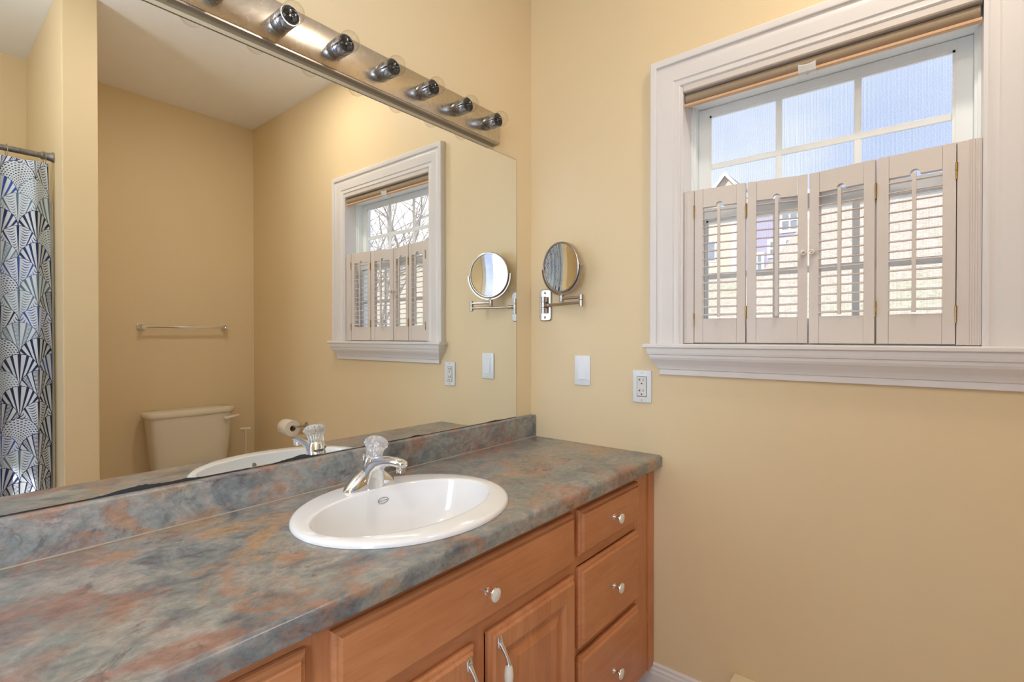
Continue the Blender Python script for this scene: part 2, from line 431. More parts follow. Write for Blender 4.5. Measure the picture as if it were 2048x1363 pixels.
# ------------------------------------------------------------------ room shell
W = 2.60; H = 2.797; YB = -2.75
WX0, WX1, WZ0, WZ1 = 0.637, 1.391, 1.225, 2.112      # window opening
def shell():
    bm = B(); box(bm, -0.15, W + 0.15, YB - 0.12, 0.16, -0.12, 0.0); struct('floor', bm, M['floor'])
    bm = B()   # ceiling with two holes for the recessed lamps is kept whole: the cans sit flush under it
    box(bm, -0.15, W + 0.15, YB - 0.12, 0.16, H, H + 0.12); struct('ceiling', bm, M['ceil'])
    bm = B(); box(bm, -0.15, 0.0, YB - 0.12, 0.0, 0.0, H); struct('wall_left', bm, M['wall'])
    bm = B()
    box(bm, -0.15, WX0, 0.0, 0.16, 0.0, H); box(bm, WX1, W + 0.15, 0.0, 0.16, 0.0, H)
    box(bm, WX0, WX1, 0.0, 0.16, 0.0, WZ0); box(bm, WX0, WX1, 0.0, 0.16, WZ1, H)
    struct('wall_front', bm, M['wall'])
    bm = B(); box(bm, W, W + 0.15, YB - 0.12, 0.0, 0.0, H); struct('wall_right', bm, M['wall'])
    bm = B()   # partition between toilet and bathtub
    box(bm, 1.655, W, -1.2225, -1.098, 0.0, H, 0.004, 2); struct('wall_partition', bm, M['wall'])
    dx0, dx1 = 0.98, 1.78
    bm = B(); box(bm, 0.0, dx0, YB - 0.12, YB, 0, H); box(bm, dx1, W, YB - 0.12, YB, 0, H); box(bm, dx0, dx1, YB - 0.12, YB, 2.1, H)
    struct('wall_back', bm, M['wall'])
    d = thing('door_1', None, None, (dx0, YB, 0), kind='structure')
    bm = B()
    box(bm, dx0 - 0.09, dx0, YB, YB + 0.02, 0, 2.19, 0.004); box(bm, dx1, dx1 + 0.09, YB, YB + 0.02, 0, 2.19, 0.004); box(bm, dx0, dx1, YB, YB + 0.02, 2.1, 2.19, 0.004)
    box(bm, dx0, dx0 + 0.02, YB - 0.115, YB, 0, 2.1); box(bm, dx1 - 0.02, dx1, YB - 0.115, YB, 0, 2.1); box(bm, dx0 + .02, dx1 - .02, YB - 0.115, YB, 2.08, 2.1)
    obj('door_casing', bm, M['trim'], d)
    # baseboards with a stepped cap
    def bb(name, pts):
        bm = B(); t = 0.015
        prof = [(0, 0), (t, 0), (t, 0.088), (t - 0.003, 0.094), (t - 0.003, 0.102), (t - 0.007, 0.108), (t - 0.007, 0.116), (t - 0.011, 0.122), (0, 0.122)]
        (x0, y0), (x1, y1), (nx, ny) = pts
        loft(bm, [[(x0 + nx * d_, y0 + ny * d_, z) for d_, z in prof], [(x1 + nx * d_, y1 + ny * d_, z) for d_, z in prof]])
        struct(name, bm, M['trim'])
    bb('baseboard_front', ((0.47, 0.0), (W, 0.0), (0, -1)))
    bb('baseboard_right', ((W, -0.016), (W, -1.097), (-1, 0)))
    bb('baseboard_back', ((0.6, YB), (0.888, YB), (0, 1)))
shell()

# ------------------------------------------------------------------ window
def window():
    w = thing('window_1', None, None, (1.014, 0, 1.2), kind='structure')
    # casing: moulded profile swept with mitred corners
    prof = [(0.0, 0.0), (0.0, -0.011), (0.004, -0.014), (0.010, -0.012), (0.020, -0.012), (0.024, -0.016), (0.030, -0.0165), (0.040, -0.018), (0.055, -0.0205),
            (0.068, -0.0215), (0.073, -0.019), (0.077, -0.019), (0.079, -0.026), (0.083, -0.028), (0.098, -0.028), (0.102, -0.025), (0.102, 0.0)]
    x0, x1, zt, zb = WX0, WX1, 2.100, 1.238
    bm = B()
    rings = []
    for cx, cz, sx, sz in ((x0, zb, -1, 0), (x0, zt, -1, 1), (x1, zt, 1, 1), (x1, zb, 1, 0)):
        rings.append([(cx + sx * a, d, cz + sz * a) for a, d in prof])
    loft(bm, rings); obj('casing', bm, M['trim'], w, 35)
    bm = B()   # stool with rounded nose
    prof = [(0.075, 1.2232), (-0.046, 1.2232), (-0.050, 1.2265), (-0.050, 1.2345), (-0.046, 1.238), (0.075, 1.238)]
    extrude_x(bm, [p for p in prof], 0.638, 1.390)
    extrude_x(bm, [(0.0, z) if y > 0 else (y, z) for y, z in prof], 0.520, 0.638)
    extrude_x(bm, [(0.0, z) if y > 0 else (y, z) for y, z in prof], 1.390, 1.508)
    obj('window_sill', bm, M['trim'], w)
    bm = B()   # apron of crown moulding with mitred returns
    pr = [(0.006, 1.1330), (0.011, 1.1330), (0.011, 1.1500), (0.0145, 1.1520), (0.0165, 1.158), (0.021, 1.167), (0.028, 1.177), (0.034, 1.185), (0.037, 1.192), (0.0375, 1.2005), (0.0415, 1.2025), (0.043, 1.209), (0.044, 1.2232)]
    L = [(0.5765 - d, -d, z) for d, z in pr]; Rr = [(1.4515 + d, -d, z) for d, z in pr]
    L0 = [(0.5765 - d, 0, z) for d, z in pr]; R0 = [(1.4515 + d, 0, z) for d, z in pr]
    loft(bm, [L0, L, Rr, R0], closed=False)
    bm.faces.new([bm.verts.new(p) for p in (L0[0], L[0], Rr[0], R0[0])])
    obj('apron', bm, M['trim'], w)
    bm = B()   # jambs
    for a, b_ in ((WX0 - 0.001, WX0 + 0.008), (WX1 - 0.008, WX1 + 0.001)):
        box(bm, a, b_, -0.008, 0.16, 1.238, 2.112)
    box(bm, WX0, WX1, -0.008, 0.16, 2.104, 2.113)
    obj('jamb', bm, M['trim'], w)
    bm = B()   # outer vinyl frame with steps
    for s, xe in ((1, WX0 + 0.008), (-1, WX1 - 0.008)):
        a = lambda p, q, y0, y1: box(bm, min(xe + s * p, xe + s * q), max(xe + s * p, xe + s * q), y0, y1, 1.238, 2.104)
        a(0, 0.006, 0.068, 0.16); a(0.006, 0.012, 0.078, 0.16)
    box(bm, WX0 + 0.008, WX1 - 0.008, 0.046, 0.16, 2.0535, 2.104, 0.002)
    box(bm, WX0 + 0.008, WX1 - 0.008, 0.075, 0.16, 1.225, 1.262)
    obj('window_frame', bm, M['vinyl'], w)
    def sash(name, y0, y1, z0, z1, top, bot, side, muntz):
        xa, xb = WX0 + 0.020, WX1 - 0.020
        bm = B(); gy = (y0 + y1) / 2
        box(bm, xa, xa + side, y0, y1, z0, z1, 0.002); box(bm, xb - side, xb, y0, y1, z0, z1, 0.002)
        box(bm, xa + side - 0.002, xb - side + 0.002, y0 + 0.001, y1 - 0.001, z1 - top, z1); box(bm, xa + side - 0.002, xb - side + 0.002, y0 + 0.001, y1 - 0.001, z0, z0 + bot)
        # glazing bead
        for (a, b_, c, d_) in ((xa + side, xa + side + 0.006, z0 + bot, z1 - top), (xb - side - 0.006, xb - side, z0 + bot, z1 - top),
                              (xa + side, xb - side, z1 - top - 0.006, z1 - top), (xa + side, xb - side, z0 + bot, z0 + bot + 0.006)):
            box(bm, a, b_, y0 + 0.006, gy, c, d_)
        o = obj(name, bm, M['vinyl'], w)
        bm = B()
        ga, gb = xa + side + 0.006, xb - side - 0.006
        for k in (1, 2):
            x = ga + (gb - ga) * k / 3; box(bm, x - 0.0095, x + 0.0095, gy - 0.008, gy - 0.001, z0 + bot, z1 - top, 0.003)
        box(bm, ga, gb, gy - 0.0085, gy - 0.0015, muntz - 0.0105, muntz + 0.0105, 0.003)
        obj('muntins', bm, M['vinyl'], o)
        bm = B(); box(bm, ga - 0.003, gb + 0.003, gy, gy + 0.004, z0 + bot + 0.003, z1 - top - 0.003); obj('pane', bm, M['glass'], o)
    sash('upper_sash', 0.108, 0.138, 1.655, 2.052, 0.026, 0.040, 0.036, 1.851)
    sash('lower_sash', 0.076, 0.106, 1.262, 1.698, 0.040, 0.050, 0.036, 1.468)
    bm = B()
    vs = [bm.verts.new(p) for p in ((WX0 + .02, 0.152, 1.262), (WX1 - .02, 0.152, 1.262), (WX1 - .02, 0.152, 2.040), (WX0 + .02, 0.152, 2.040))]
    bm.faces.new(vs); obj('insect_screen', bm, M['screen'], w)
    return w
window()

# roller shade at the head of the window
def shade():
    t = thing('roller_shade', 'rolled-up taupe roller shade under the head of the window', 'window shade', (1.014, 0.025, 2.036))
    x0, x1 = 0.6465, 1.3815
    bm = B(); prof = [(0.044, 2.1035), (-0.006, 2.1035), (-0.0095, 2.100), (-0.0095, 2.0815), (-0.0055, 2.0785), (0.044, 2.0785)]
    extrude_x(bm, prof, x0, x1); obj('headrail', bm, M['shutter'], t)
    bm = B(); r = 0.0192; cy, cz = 0.0205, 2.0600
    ring = [(cy + r * math.cos(a), cz + r * 0.95 * math.sin(a)) for a in [2 * PI * i / 28 for i in range(28)]]
    extrude_x(bm, ring, x0 + 0.002, x1 - 0.004); obj('fabric_roll', bm, M['fabric'], t, 40)
    bm = B(); extrude_x(bm, [(0.002, 2.0415), (-0.002, 2.0395), (-0.002, 2.0330), (0.001, 2.0305), (0.012, 2.0315), (0.013, 2.0410)], x0 + 0.001, x1 - 0.001)
    obj('bottom_bar', bm, M['shadebar'], t)
    bm = B()   # clear tab clipped on the bottom bar
    xs = [0.985 + 0.045 * i / 10 for i in range(11)]
    rows = []
    for x in xs:
        k = (x - 0.985) / 0.045
        dip = 0.0045 * math.sin(PI * k)
        rows.append([(x, -0.0070, 2.0550 - dip), (x, -0.0095, 2.0510 - dip), (x, -0.0060, 2.0300), (x, 0.024, 2.0275), (x, 0.026, 2.0295), (x, -0.0035, 2.0318), (x, -0.0065, 2.0510 - dip), (x, -0.0045, 2.0550 - dip)])
    loft(bm, rows); lathe(bm, (1.0075, 0.010, 2.0288), (0, 0, -1), [(0.004, 0), (0.004, 0.0015), (0.0025, 0.0015), (0.0025, 0.0)], 16)
    obj('shade_clip', bm, M['clip'], t)
shade()

# ------------------------------------------------------------------ café shutters
def shutters():
    Z0, Z1 = 1.2425, 1.748; OZ0, OZ1 = 1.3215, 1.688; TH = 0.020
    plan = {'left': [((0.6805, 0.004), (0.8345, 0.022)), ((0.8395, 0.022), (1.0015, 0.052))],
            'right': [((1.3345, 0.004), (1.1725, 0.022)), ((1.1675, 0.022), (1.0060, 0.052))]}
    for side in ('left', 'right'):
        lab = {'left': 'left-hand folding white cafe shutter of two louvered panels', 'right': 'right-hand folding white cafe shutter of two louvered panels'}[side]
        hx = 0.662 if side == 'left' else 1.36
        t = thing('window_shutter', lab, 'shutter', (hx, 0.012, 1.2385), 'cafe shutters in the lower half of the window')
        bm = B()   # grooved mounting strip
        xa, xb = (WX0 + 0.0085, 0.6785) if side == 'left' else (1.3365, WX1 - 0.0085)
        box(bm, xa, xb, 0.002, 0.030, 1.2405, Z1, 0.001)
        edge = (xa + 0.001) if side == 'left' else (xb - 0.001); sg = 1 if side == 'left' else -1
        for k in range(1 + 4 * (side == 'right') + 1 * (side == 'left')):
            xx = edge + sg * (0.003 + 0.0048 * k)
            lathe(bm, (xx, 0.0025, 1.2405), (0, 0, 1), [(0.0017, 0), (0.0017, Z1 - 1.2405)], 8)
        obj('mounting_strip', bm, M['shutter'], t)
        for pi, (a, b_) in enumerate(plan[side]):
            a = Vector((a[0], a[1], 0)); b_ = Vector((b_[0], b_[1], 0)); Lw = (b_ - a).length
            ex = (b_ - a).normalized(); ey = Vector((-ex.y, ex.x, 0))
            if ey.y < 0: ey = -ey
            def P(s, d, z): p = a + ex * s + ey * d; return (p.x, p.y, z)
            def pb(bm, s0, s1, d0, d1, z0, z1, bev=0):
                vs = box(bm, s0, s1, d0, d1, z0, z1)
                for v in vs: v.co = P(v.co.x, v.co.y, v.co.z)
            ST = 0.0265
            bm = B()
            pb(bm, 0, ST - 0.0006, 0, TH, Z0, Z1); pb(bm, Lw - ST + 0.0006, Lw, 0, TH, Z0, Z1)
            pb(bm, ST, Lw - ST, 0.0006, TH - 0.0006, Z0, OZ0)
            # top rail with the notch for the tilt rod
            c0 = Lw / 2; nr = 0.0105
            out = [(ST, Z1), (ST, OZ1), (c0 - nr, OZ1)]
            for k in range(0, 13):
                an = PI - PI * k / 12; out.append((c0 + nr * math.cos(an), OZ1 + 0.003 + nr * math.sin(an)))
            out += [(c0 + nr, OZ1), (Lw - ST, OZ1), (Lw - ST, Z1)]
            fr = [bm.verts.new(P(s, 0.0006, z)) for s, z in out]; bk = [bm.verts.new(P(s, TH - 0.0006, z)) for s, z in out]
            bm.faces.new(fr); bm.faces.new(list(reversed(bk)))
            for i in range(len(out)):
                j = (i + 1) % len(out); bm.faces.new((fr[j], fr[i], bk[i], bk[j]))
            p = obj('panel', bm, M['shutter'], t)
            bm = B(); nl = 14; tilt = R(9)
            for k in range(nl):
                zc = OZ0 + (OZ1 - OZ0) * (k + 0.5) / nl
                ring = []
                for q in range(12):
                    th = 2 * PI * q / 12; aa = 0.0155 * math.cos(th); bb = 0.0026 * math.sin(th)
                    ring.append((TH / 2 + aa * math.cos(tilt) - bb * math.sin(tilt), zc + aa * math.sin(tilt) + bb * math.cos(tilt)))
                loft(bm, [[P(ST - 0.0004, d, z) for d, z in ring], [P(Lw - ST + 0.0004, d, z) for d, z in ring]])
            obj('louvers', bm, M['shutter'], p, 45)
            bm = B(); pb(bm, c0 - 0.0045, c0 + 0.0045, -0.0125, -0.0065, OZ0 + 0.004, OZ1 + 0.001)
            obj('tilt_rod', bm, M['shutter'], p)
            if pi == 1:
                bm = B(); sk = Lw - 0.0115; q = P(sk, 0, 1.513)
                lathe(bm, q, -ey, [(0.0045, 0.0003), (0.0035, 0.004), (0.0085, 0.010), (0.0095, 0.014), (0.008, 0.017), (0.0, 0.018)], 20)
                k_ = obj('shutter_knob', bm, M['porcelain'], t, 40)
                bm = B(); qq = P(sk, -0.0185, 1.513); lathe(bm, qq, -ey, [(0.0036, -0.0005), (0.0036, 0.0008), (0.002, 0.0014), (0.0, 0.0014)], 14)
                obj('knob_screw', bm, M['nickel'], k_, 40)
        # hinges: at the strip and between the panels
        joins = [plan[side][0][0], ((plan[side][0][1][0] + plan[side][1][0][0]) / 2, 0.022)]
        for ji, (hx_, hy) in enumerate(joins):
            hx2 = (0.6795 if side == 'left' else 1.3355) if ji == 0 else hx_
            for hz in ((1.318, 1.676) if ji == 0 else (1.338, 1.660)):
                bm = B()
                lathe(bm, (hx2, hy - 0.0035, hz - 0.021), (0, 0, 1), [(0.0022, 0), (0.0022, 0.0205)], 12)
                lathe(bm, (hx2, hy - 0.0035, hz + 0.0005), (0, 0, 1), [(0.0026, 0), (0.0026, 0.0205)], 12)
                if ji == 1: box(bm, hx2 - 0.0022, hx2 + 0.0022, hy - 0.002, hy + 0.012, hz - 0.021, hz + 0.021)
                obj('hinge', bm, M['brass'], t, 40)
shutters()

# ------------------------------------------------------------------ wall plates
def screw(bm, x, z, y=-0.0062):
    lathe(bm, (x, y + 0.0004, z), (0, -1, 0), [(0.0026, 0), (0.0026, 0.0008), (0.0, 0.0009)], 14)
def plates():
    x, z = 0.252, 1.1324
    t = thing('light_switch', 'white rocker light switch on the yellow wall below the round mirror', 'light switch', (x, 0, z))
    bm = B(); box(bm, x - 0.035, x + 0.035, -0.006, -0.0003, z - 0.0575, z + 0.0575, 0.003, 3); obj('cover_plate', bm, M['plastic'], t, 40)
    bm = B(); box(bm, x - 0.0175, x + 0.0175, -0.0068, -0.005, z - 0.0345, z + 0.0345, 0.0006); obj('rocker_frame', bm, M['plastic'], t)
    bm = B(); vs = box(bm, x - 0.0155, x + 0.0155, -0.0095, -0.006, z - 0.0325, z + 0.0325)
    for v in vs:
        if v.co.z > z and v.co.y < -0.008: v.co.y = -0.0070
    obj('rocker', bm, M['plastic'], t)
    for q in (1, -1): bm = B(); screw(bm, x, z + q * 0.0485); obj('screw', bm, M['plastic_warm'], t, 40)
    x, z = 0.498, 1.0860
    t = thing('wall_outlet', 'white double electrical outlet on the yellow wall beside the window apron', 'outlet', (x, 0, z))
    bm = B(); box(bm, x - 0.035, x + 0.035, -0.006, -0.0003, z - 0.0575, z + 0.0575, 0.003, 3); obj('cover_plate', bm, M['plastic'], t, 40)
    bm = B(); box(bm, x - 0.0185, x + 0.0185, -0.0063, -0.005, z - 0.0360, z + 0.0355); obj('outlet_gap', bm, M['dark'], t)
    bm = B(); box(bm, x - 0.0170, x + 0.0170, -0.0080, -0.005, z - 0.0340, z + 0.0345, 0.0008); obj('receptacle', bm, M['plastic_warm'], t)
    bm = B(); y0, y1 = -0.0083, -0.0070
    for zc in (z + 0.018, z - 0.020):
        box(bm, x + 0.0052, x + 0.0070, y0, y1, zc + 0.0015, zc + 0.0095)
        box(bm, x - 0.0070, x - 0.0052, y0, y1, zc + 0.0005, zc + 0.0105)
        box(bm, x - 0.0130, x - 0.0070, y0, y1, zc + 0.0045, zc + 0.0063)
        lathe(bm, (x + 0.0003, y1, zc - 0.0075), (0, -1, 0), [(0.0027, 0), (0.0027, 0.0013)], 16)
    obj('slots', bm, M['dark'], t)
    bm = B(); box(bm, x - 0.006, x + 0.006, -0.0083, -0.0079, z - 0.0012, z + 0.0010); obj('marking', bm, M['plastic'], t)
    for q in (1, -1): bm = B(); screw(bm, x, z + q * 0.0485); obj('screw', bm, M['nickel'], t, 40)
plates()

# ------------------------------------------------------------------ extending magnifying mirror
def sconce():
    t = thing('magnifying_mirror', 'round brushed-nickel magnifying mirror on a folding wall arm', 'mirror', (0.079, 0, 1.328))
    px, pz = 0.0785, 1.3905; N = M['nickel']
    bm = B()
    out = []
    hw, hh, r = 0.0285, 0.0635, 0.011
    for cx, cz, a0 in ((hw - r, hh - r, 0), (-hw + r, hh - r, 90), (-hw + r, -hh + r, 180), (hw - r, -hh + r, 270)):
        for k in range(7): an = R(a0 + 15 * k); out.append((cx + r * math.cos(an), cz + r * math.sin(an)))
    def rg(s, y): return [(px + a * s, y, pz + b_ * s) for a, b_ in out]
    loft(bm, [rg(1, -0.0002), rg(1, -0.007), rg(0.955, -0.0095)]); obj('wall_plate', bm, N, t, 35)
    bm = B(); lathe(bm, (px, -0.0090, pz + 0.049), (0, -1, 0), [(0.0052, 0), (0.005, 0.002), (0.003, 0.0032), (0, 0.0035)], 18); obj('screw', bm, N, t, 40)
    bm = B(); lathe(bm, (px, -0.0090, pz - 0.049), (0, -1, 0), [(0.0052, 0), (0.005, 0.002), (0.003, 0.0032), (0, 0.0035)], 18); obj('screw', bm, N, t, 40)
    mx, my = 0.080, -0.022
    bm = B(); 
    for z0, z1, rr in ((pz - 0.033, pz - 0.011, 0.0095), (pz - 0.0105, pz + 0.0105, 0.0095), (pz + 0.011, pz + 0.033, 0.0095)):
        lathe(bm, (mx, my, z0), (0, 0, 1), [(rr - 0.0006, 0), (rr, 0.0006), (rr, z1 - z0 - 0.0006), (rr - 0.0006, z1 - z0)], 24)
    box(bm, mx - 0.006, mx + 0.006, my, -0.0092, pz - 0.032, pz - 0.014); box(bm, mx - 0.006, mx + 0.006, my, -0.0092, pz + 0.014, pz + 0.032)
    obj('wall_hinge', bm, N, t, 35)
    E = Vector((0.2885, -0.071, 0)); Q = Vector((0.189, -0.054, 0))
    bm = B(); za = 1.3885
    tube(bm, [(mx, my, za), (E.x, E.y, za)], 0.0055, 16); lathe(bm, (mx + (E.x - mx) * 0.06, my + (E.y - my) * 0.06, za), (E.x - mx, E.y - my, 0), [(0.0075, 0), (0.0075, 0.020), (0.006, 0.022)], 18)
    lathe(bm, (E.x, E.y, 1.3745), (0, 0, 1), [(0.0078, 0), (0.0085, 0.0008), (0.0085, 0.0232), (0.0078, 0.024)], 20)
    obj('lower_arm', bm, N, t, 35)
    bm = B(); zb = 1.4090
    tube(bm, [(E.x, E.y, zb), (Q.x, Q.y, zb)], 0.0055, 16)
    lathe(bm, (E.x, E.y, 1.3992), (0, 0, 1), [(0.0078, 0), (0.0085, 0.0008), (0.0085, 0.0192), (0.0078, 0.020)], 20)
    lathe(bm, (Q.x, Q.y, 1.3965), (0, 0, 1), [(0.0085, 0), (0.0088, 0.0008), (0.0088, 0.023), (0.0080, 0.024)], 20)
    obj('upper_arm', bm, N, t, 35)
    # disc: normal towards the vanity mirror side
    c = Vector((0.1925, -0.060, 1.5285)); n = Vector((-0.20, -0.975, -0.065)).normalized()
    side = Vector((n.y, -n.x, 0)).normalized() * -1; up = n.cross(side).normalized()
    if up.z < 0: up = -up
    def ringat(rad, off, k=64, a0=0, a1=2 * PI, full=True):
        return [c + n * off + side * rad * math.cos(a0 + (a1 - a0) * i / (k if full else k - 1)) + up * rad * math.sin(a0 + (a1 - a0) * i / (k if full else k - 1)) for i in range(k)]
    bm = B()
    prof = [(0.0895, 0.0075), (0.0910, 0.0095), (0.0950, 0.0098), (0.0972, 0.0080), (0.0975, 0.0), (0.0972, -0.0080), (0.0950, -0.0098), (0.0910, -0.0095), (0.0895, -0.0075)]
    loft(bm, [ringat(r_, o_) for r_, o_ in prof], False, False); obj('round_frame', bm, N, t, 40)
    for nm, sgn in (('mirror_glass', 1), ('back_mirror_glass', -1)):
        bm = B()
        rings = [ringat(0.0898 * q, sgn * (0.0062 - (0.0898 ** 2 * (1 - q * q) / (2 * 0.72) if sgn > 0 else 0))) for q in (0.001, 0.17, 0.33, 0.5, 0.66, 0.83, 1.0)]
        loft(bm, rings, True, False); obj(nm, bm, M['mirror'], t, 60)
    # yoke: half ring below, pivoting on the two sides
    bm = B(); rings = []
    for i in range(33):
        an = PI + PI * i / 32
        d = side * math.cos(an) + up * math.sin(an); pc = c + d * 0.1045
        rings.append([pc + d * a + n * b_ for a, b_ in ((0.0025, 0.006), (0.0038, 0), (0.0025, -0.006), (-0.0025, -0.006), (-0.0025, 0.006))])
    loft(bm, rings)
    for s_ in (1, -1):
        lathe(bm, c + side * s_ * 0.0965, side * s_, [(0.0035, 0), (0.0035, 0.011), (0.002, 0.013)], 14)
    bot = c - up * 0.1045
    tube(bm, [(bot.x, bot.y, bot.z), (Q.x, Q.y, 1.4200)], [0.0070, 0.0072], 18)
    obj('yoke', bm, N, t, 35)
sconce()

# ------------------------------------------------------------------ big wall mirror
def vanity_mirror():
    t = thing('wall_mirror', 'large frameless wall mirror above the counter backsplash', 'mirror', (0.003, -1.0, 0.939))
    y0, y1, z0, z1 = -2.05, -0.1045, 0.9395, 1.9695
    bm = B(); box(bm, 0.0005, 0.0055, y0, y1, z0, z1); obj('glass_edge', bm, simple('dark_glass_edge', (0.05, 0.045, 0.03), 0.2), t)
    bm = B(); e = 0.0012
    vs = [bm.verts.new(p) for p in ((0.006, y0, z0), (0.006, y1 - e, z0), (0.006, y1 - e, z1 - e), (0.006, y0, z1 - e))]
    bm.faces.new(vs); obj('mirror_glass', bm, M['mirror'], t)
    # black spots where the silvering has failed along the bottom edge
    rnd = random.Random(3); bm = B()
    pts = []
    y = -2.0
    bumps = [(-1.365, 0.045, 0.0075), (-1.28, 0.03, 0.004), (-1.005, 0.022, 0.0095), (-1.045, 0.03, 0.005), (-0.965, 0.012, 0.003), (-0.80, 0.012, 0.0035), (-0.62, 0.02, 0.0035), (-0.24, 0.03, 0.0035)]
    while y < -0.108:
        h = (0.0020 if y < -1.14 else 0.0009) + 0.0006 * rnd.random()
        for c, w_, a in bumps: h += a * math.exp(-((y - c) / w_) ** 2) * (0.85 + 0.3 * rnd.random())
        pts.append((y, h)); y += 0.006
    lo = [bm.verts.new((0.0063, y, z0)) for y, h in pts]; hi = [bm.verts.new((0.0063, y, z0 + h)) for y, h in pts]
    for i in range(len(pts) - 1): bm.faces.new((lo[i], lo[i + 1], hi[i + 1], hi[i]))
    obj('worn_edge', bm, simple('black_desilvered_edge', (0.03, 0.032, 0.035), 0.35), t)['label'] = 'black worn bottom edge of the mirror'
vanity_mirror()

# ------------------------------------------------------------------ light bar
def light_bar():
    t = thing('vanity_light_bar', 'long tarnished metal vanity light bar with clear globe bulbs above the mirror', 'light fixture', (0.0, -0.85, 1.986))
    z0, z1, ya, yb = 1.9865, 2.0925, -1.4600, -0.2385
    bm = B()
    box(bm, 0.0003, 0.036, ya, yb, z0, z1, 0.0025, 2)
    obj('back_plate', bm, M['bar'], t, 35)
    bm = B(); box(bm, 0.0003, 0.0345, ya + 0.004, yb - 0.004, z0 - 0.0045, z0 - 0.0002); obj('bottom_lip', bm, M['nickel'], t)
    zc = 2.037
    for i in range(8):
        y = yb - 0.0765 - 0.1524 * i
        bm = B()
        lathe(bm, (0.0362, y, zc), (1, 0, 0), [(0.0235, 0), (0.0242, 0.001), (0.0242, 0.0235), (0.0230, 0.0243), (0.0230, 0.0262), (0.0242, 0.0270), (0.0242, 0.0540), (0.0236, 0.0550), (0.0222, 0.0550), (0.0222, 0.0300), (0.0, 0.0300)], 36)
        s = obj('socket', bm, M['socket_chrome'], t, 35)
        bm = B(); lathe(bm, (0.0665, y, zc), (1, 0, 0), [(0.0220, 0), (0.0220, 0.0262), (0.0195, 0.0262), (0.0195, 0.010), (0.012, 0.0070), (0.012, 0.0100), (0.0, 0.010)], 24); obj('socket_liner', bm, M['dark'], s, 35)
        bm = B(); prof = [(0.0118, 0.0000), (0.0120, 0.006)]
        rc = 0.0262; cx = 0.0285
        for k in range(3, 25):
            a = PI * (1 - k / 24); prof.append((rc * math.sin(a), cx + rc * math.cos(a)))
        prof = [p for p in prof if True]
        lathe(bm, (0.0765, y, zc), (1, 0, 0), prof, 32); b_ = obj('light_bulb', bm, M['bulb'], t, 60)
        bm = B(); rr = random.Random(i)
        tube(bm, [(0.076, y, zc), (0.090, y, zc)], [0.004, 0.0025], 8)
        for s_ in (-1, 1):
            tube(bm, [(0.088, y, zc), (0.100, y + s_ * 0.006, zc + 0.002), (0.108, y + s_ * 0.011, zc - 0.001)], 0.0005, 6)
        arc = [(0.108 + 0.001 * math.sin(3 * q), y - 0.011 + 0.022 * q / 10, zc - 0.001 + 0.006 * math.sin(PI * q / 10)) for q in range(11)]
        tube(bm, arc, 0.0004, 5); obj('filament', bm, M['nickel'], b_, 40)
light_bar()

# ------------------------------------------------------------------ countertop
CT = 0.851; CB = 0.812; CF = 0.572; YL = -1.95
def counter():
    t = thing('vanity_countertop', 'slate-patterned laminate vanity countertop with backsplash', 'countertop', (0.29, -0.97, CB))
    cx, cy, a, b_ = 0.312, -0.903, 0.245, 0.205       # cut-out (a along y, b along x)
    y0, y1, x0, x1 = YL, -0.0015, 0.0008, 0.560
    angs = sorted({round(2 * PI * i / 72, 6) for i in range(72)} | {round(math.atan2(yy - cy, xx - cx) % (2 * PI), 6) for xx in (x0, x1) for yy in (y0, y1)})
    bm = B(); inner, outer, low = [], [], []
    for an in angs:
        dx, dy = math.cos(an), math.sin(an)
        s = 1 / math.sqrt((dx / b_) ** 2 + (dy / a) ** 2)
        inner.append(bm.verts.new((cx + dx * s, cy + dy * s, CT))); low.append(bm.verts.new((cx + dx * s, cy + dy * s, CB)))
        ts = []
        if dx > 1e-9: ts.append((x1 - cx) / dx)
        if dx < -1e-9: ts.append((x0 - cx) / dx)
        if dy > 1e-9: ts.append((y1 - cy) / dy)
        if dy < -1e-9: ts.append((y0 - cy) / dy)
        k = min(ts); outer.append(bm.verts.new((cx + dx * k, cy + dy * k, CT)))
    n = len(angs)
    for i in range(n):
        j = (i + 1) % n
        bm.faces.new((inner[i], outer[i], outer[j], inner[j])); bm.faces.new((inner[j], low[j], low[i], inner[i]))
    # rounded front edge with its underside
    prof = [(0.560, CT), (0.5645, CT - 0.0006), (0.5690, CT - 0.0030), (0.5712, CT - 0.0062), (CF, CT - 0.0100), (CF, CB + 0.002), (CF - 0.002, CB), (0.530, CB), (0.530, CB + 0.018), (0.525, CB + 0.018)]
    A = [bm.verts.new((x, y0, z)) for x, z in prof]; D = [bm.verts.new((x, y1, z)) for x, z in prof]
    for i in range(len(prof) - 1): bm.faces.new((A[i], A[i + 1], D[i + 1], D[i]))
    for yy, L in ((y0, A), (y1, D)):
        bm.faces.new(L + [bm.verts.new((x0, yy, CB + 0.018)), bm.verts.new((x0, yy, CT))])
    wt = obj('worktop', bm, M['counter'], t, 35)
    for p in wt.data.polygons:
        if abs(p.normal.z) > 0.9995: p.use_smooth = False
    bm = B()
    z1 = 0.9388; r = 0.005; bx = 0.0270
    prof = [(0.0008, CT + 0.0004), (bx, CT + 0.0004), (bx, z1 - r)] + [(bx - r + r * math.cos(R(q)), z1 - r + r * math.sin(R(q))) for q in (22, 45, 67, 90)] + [(0.0008, z1)]
    extrude_y(bm, prof, y0, y1); obj('backsplash', bm, M['counter'], t, 35)
    bm = B(); extrude_y(bm, [(bx, CT + 0.0003), (bx + 0.0022, CT + 0.0003), (bx, CT + 0.0028)], y0, y1 - 0.001); obj('caulk_line', bm, M['fabric'], t)
counter()

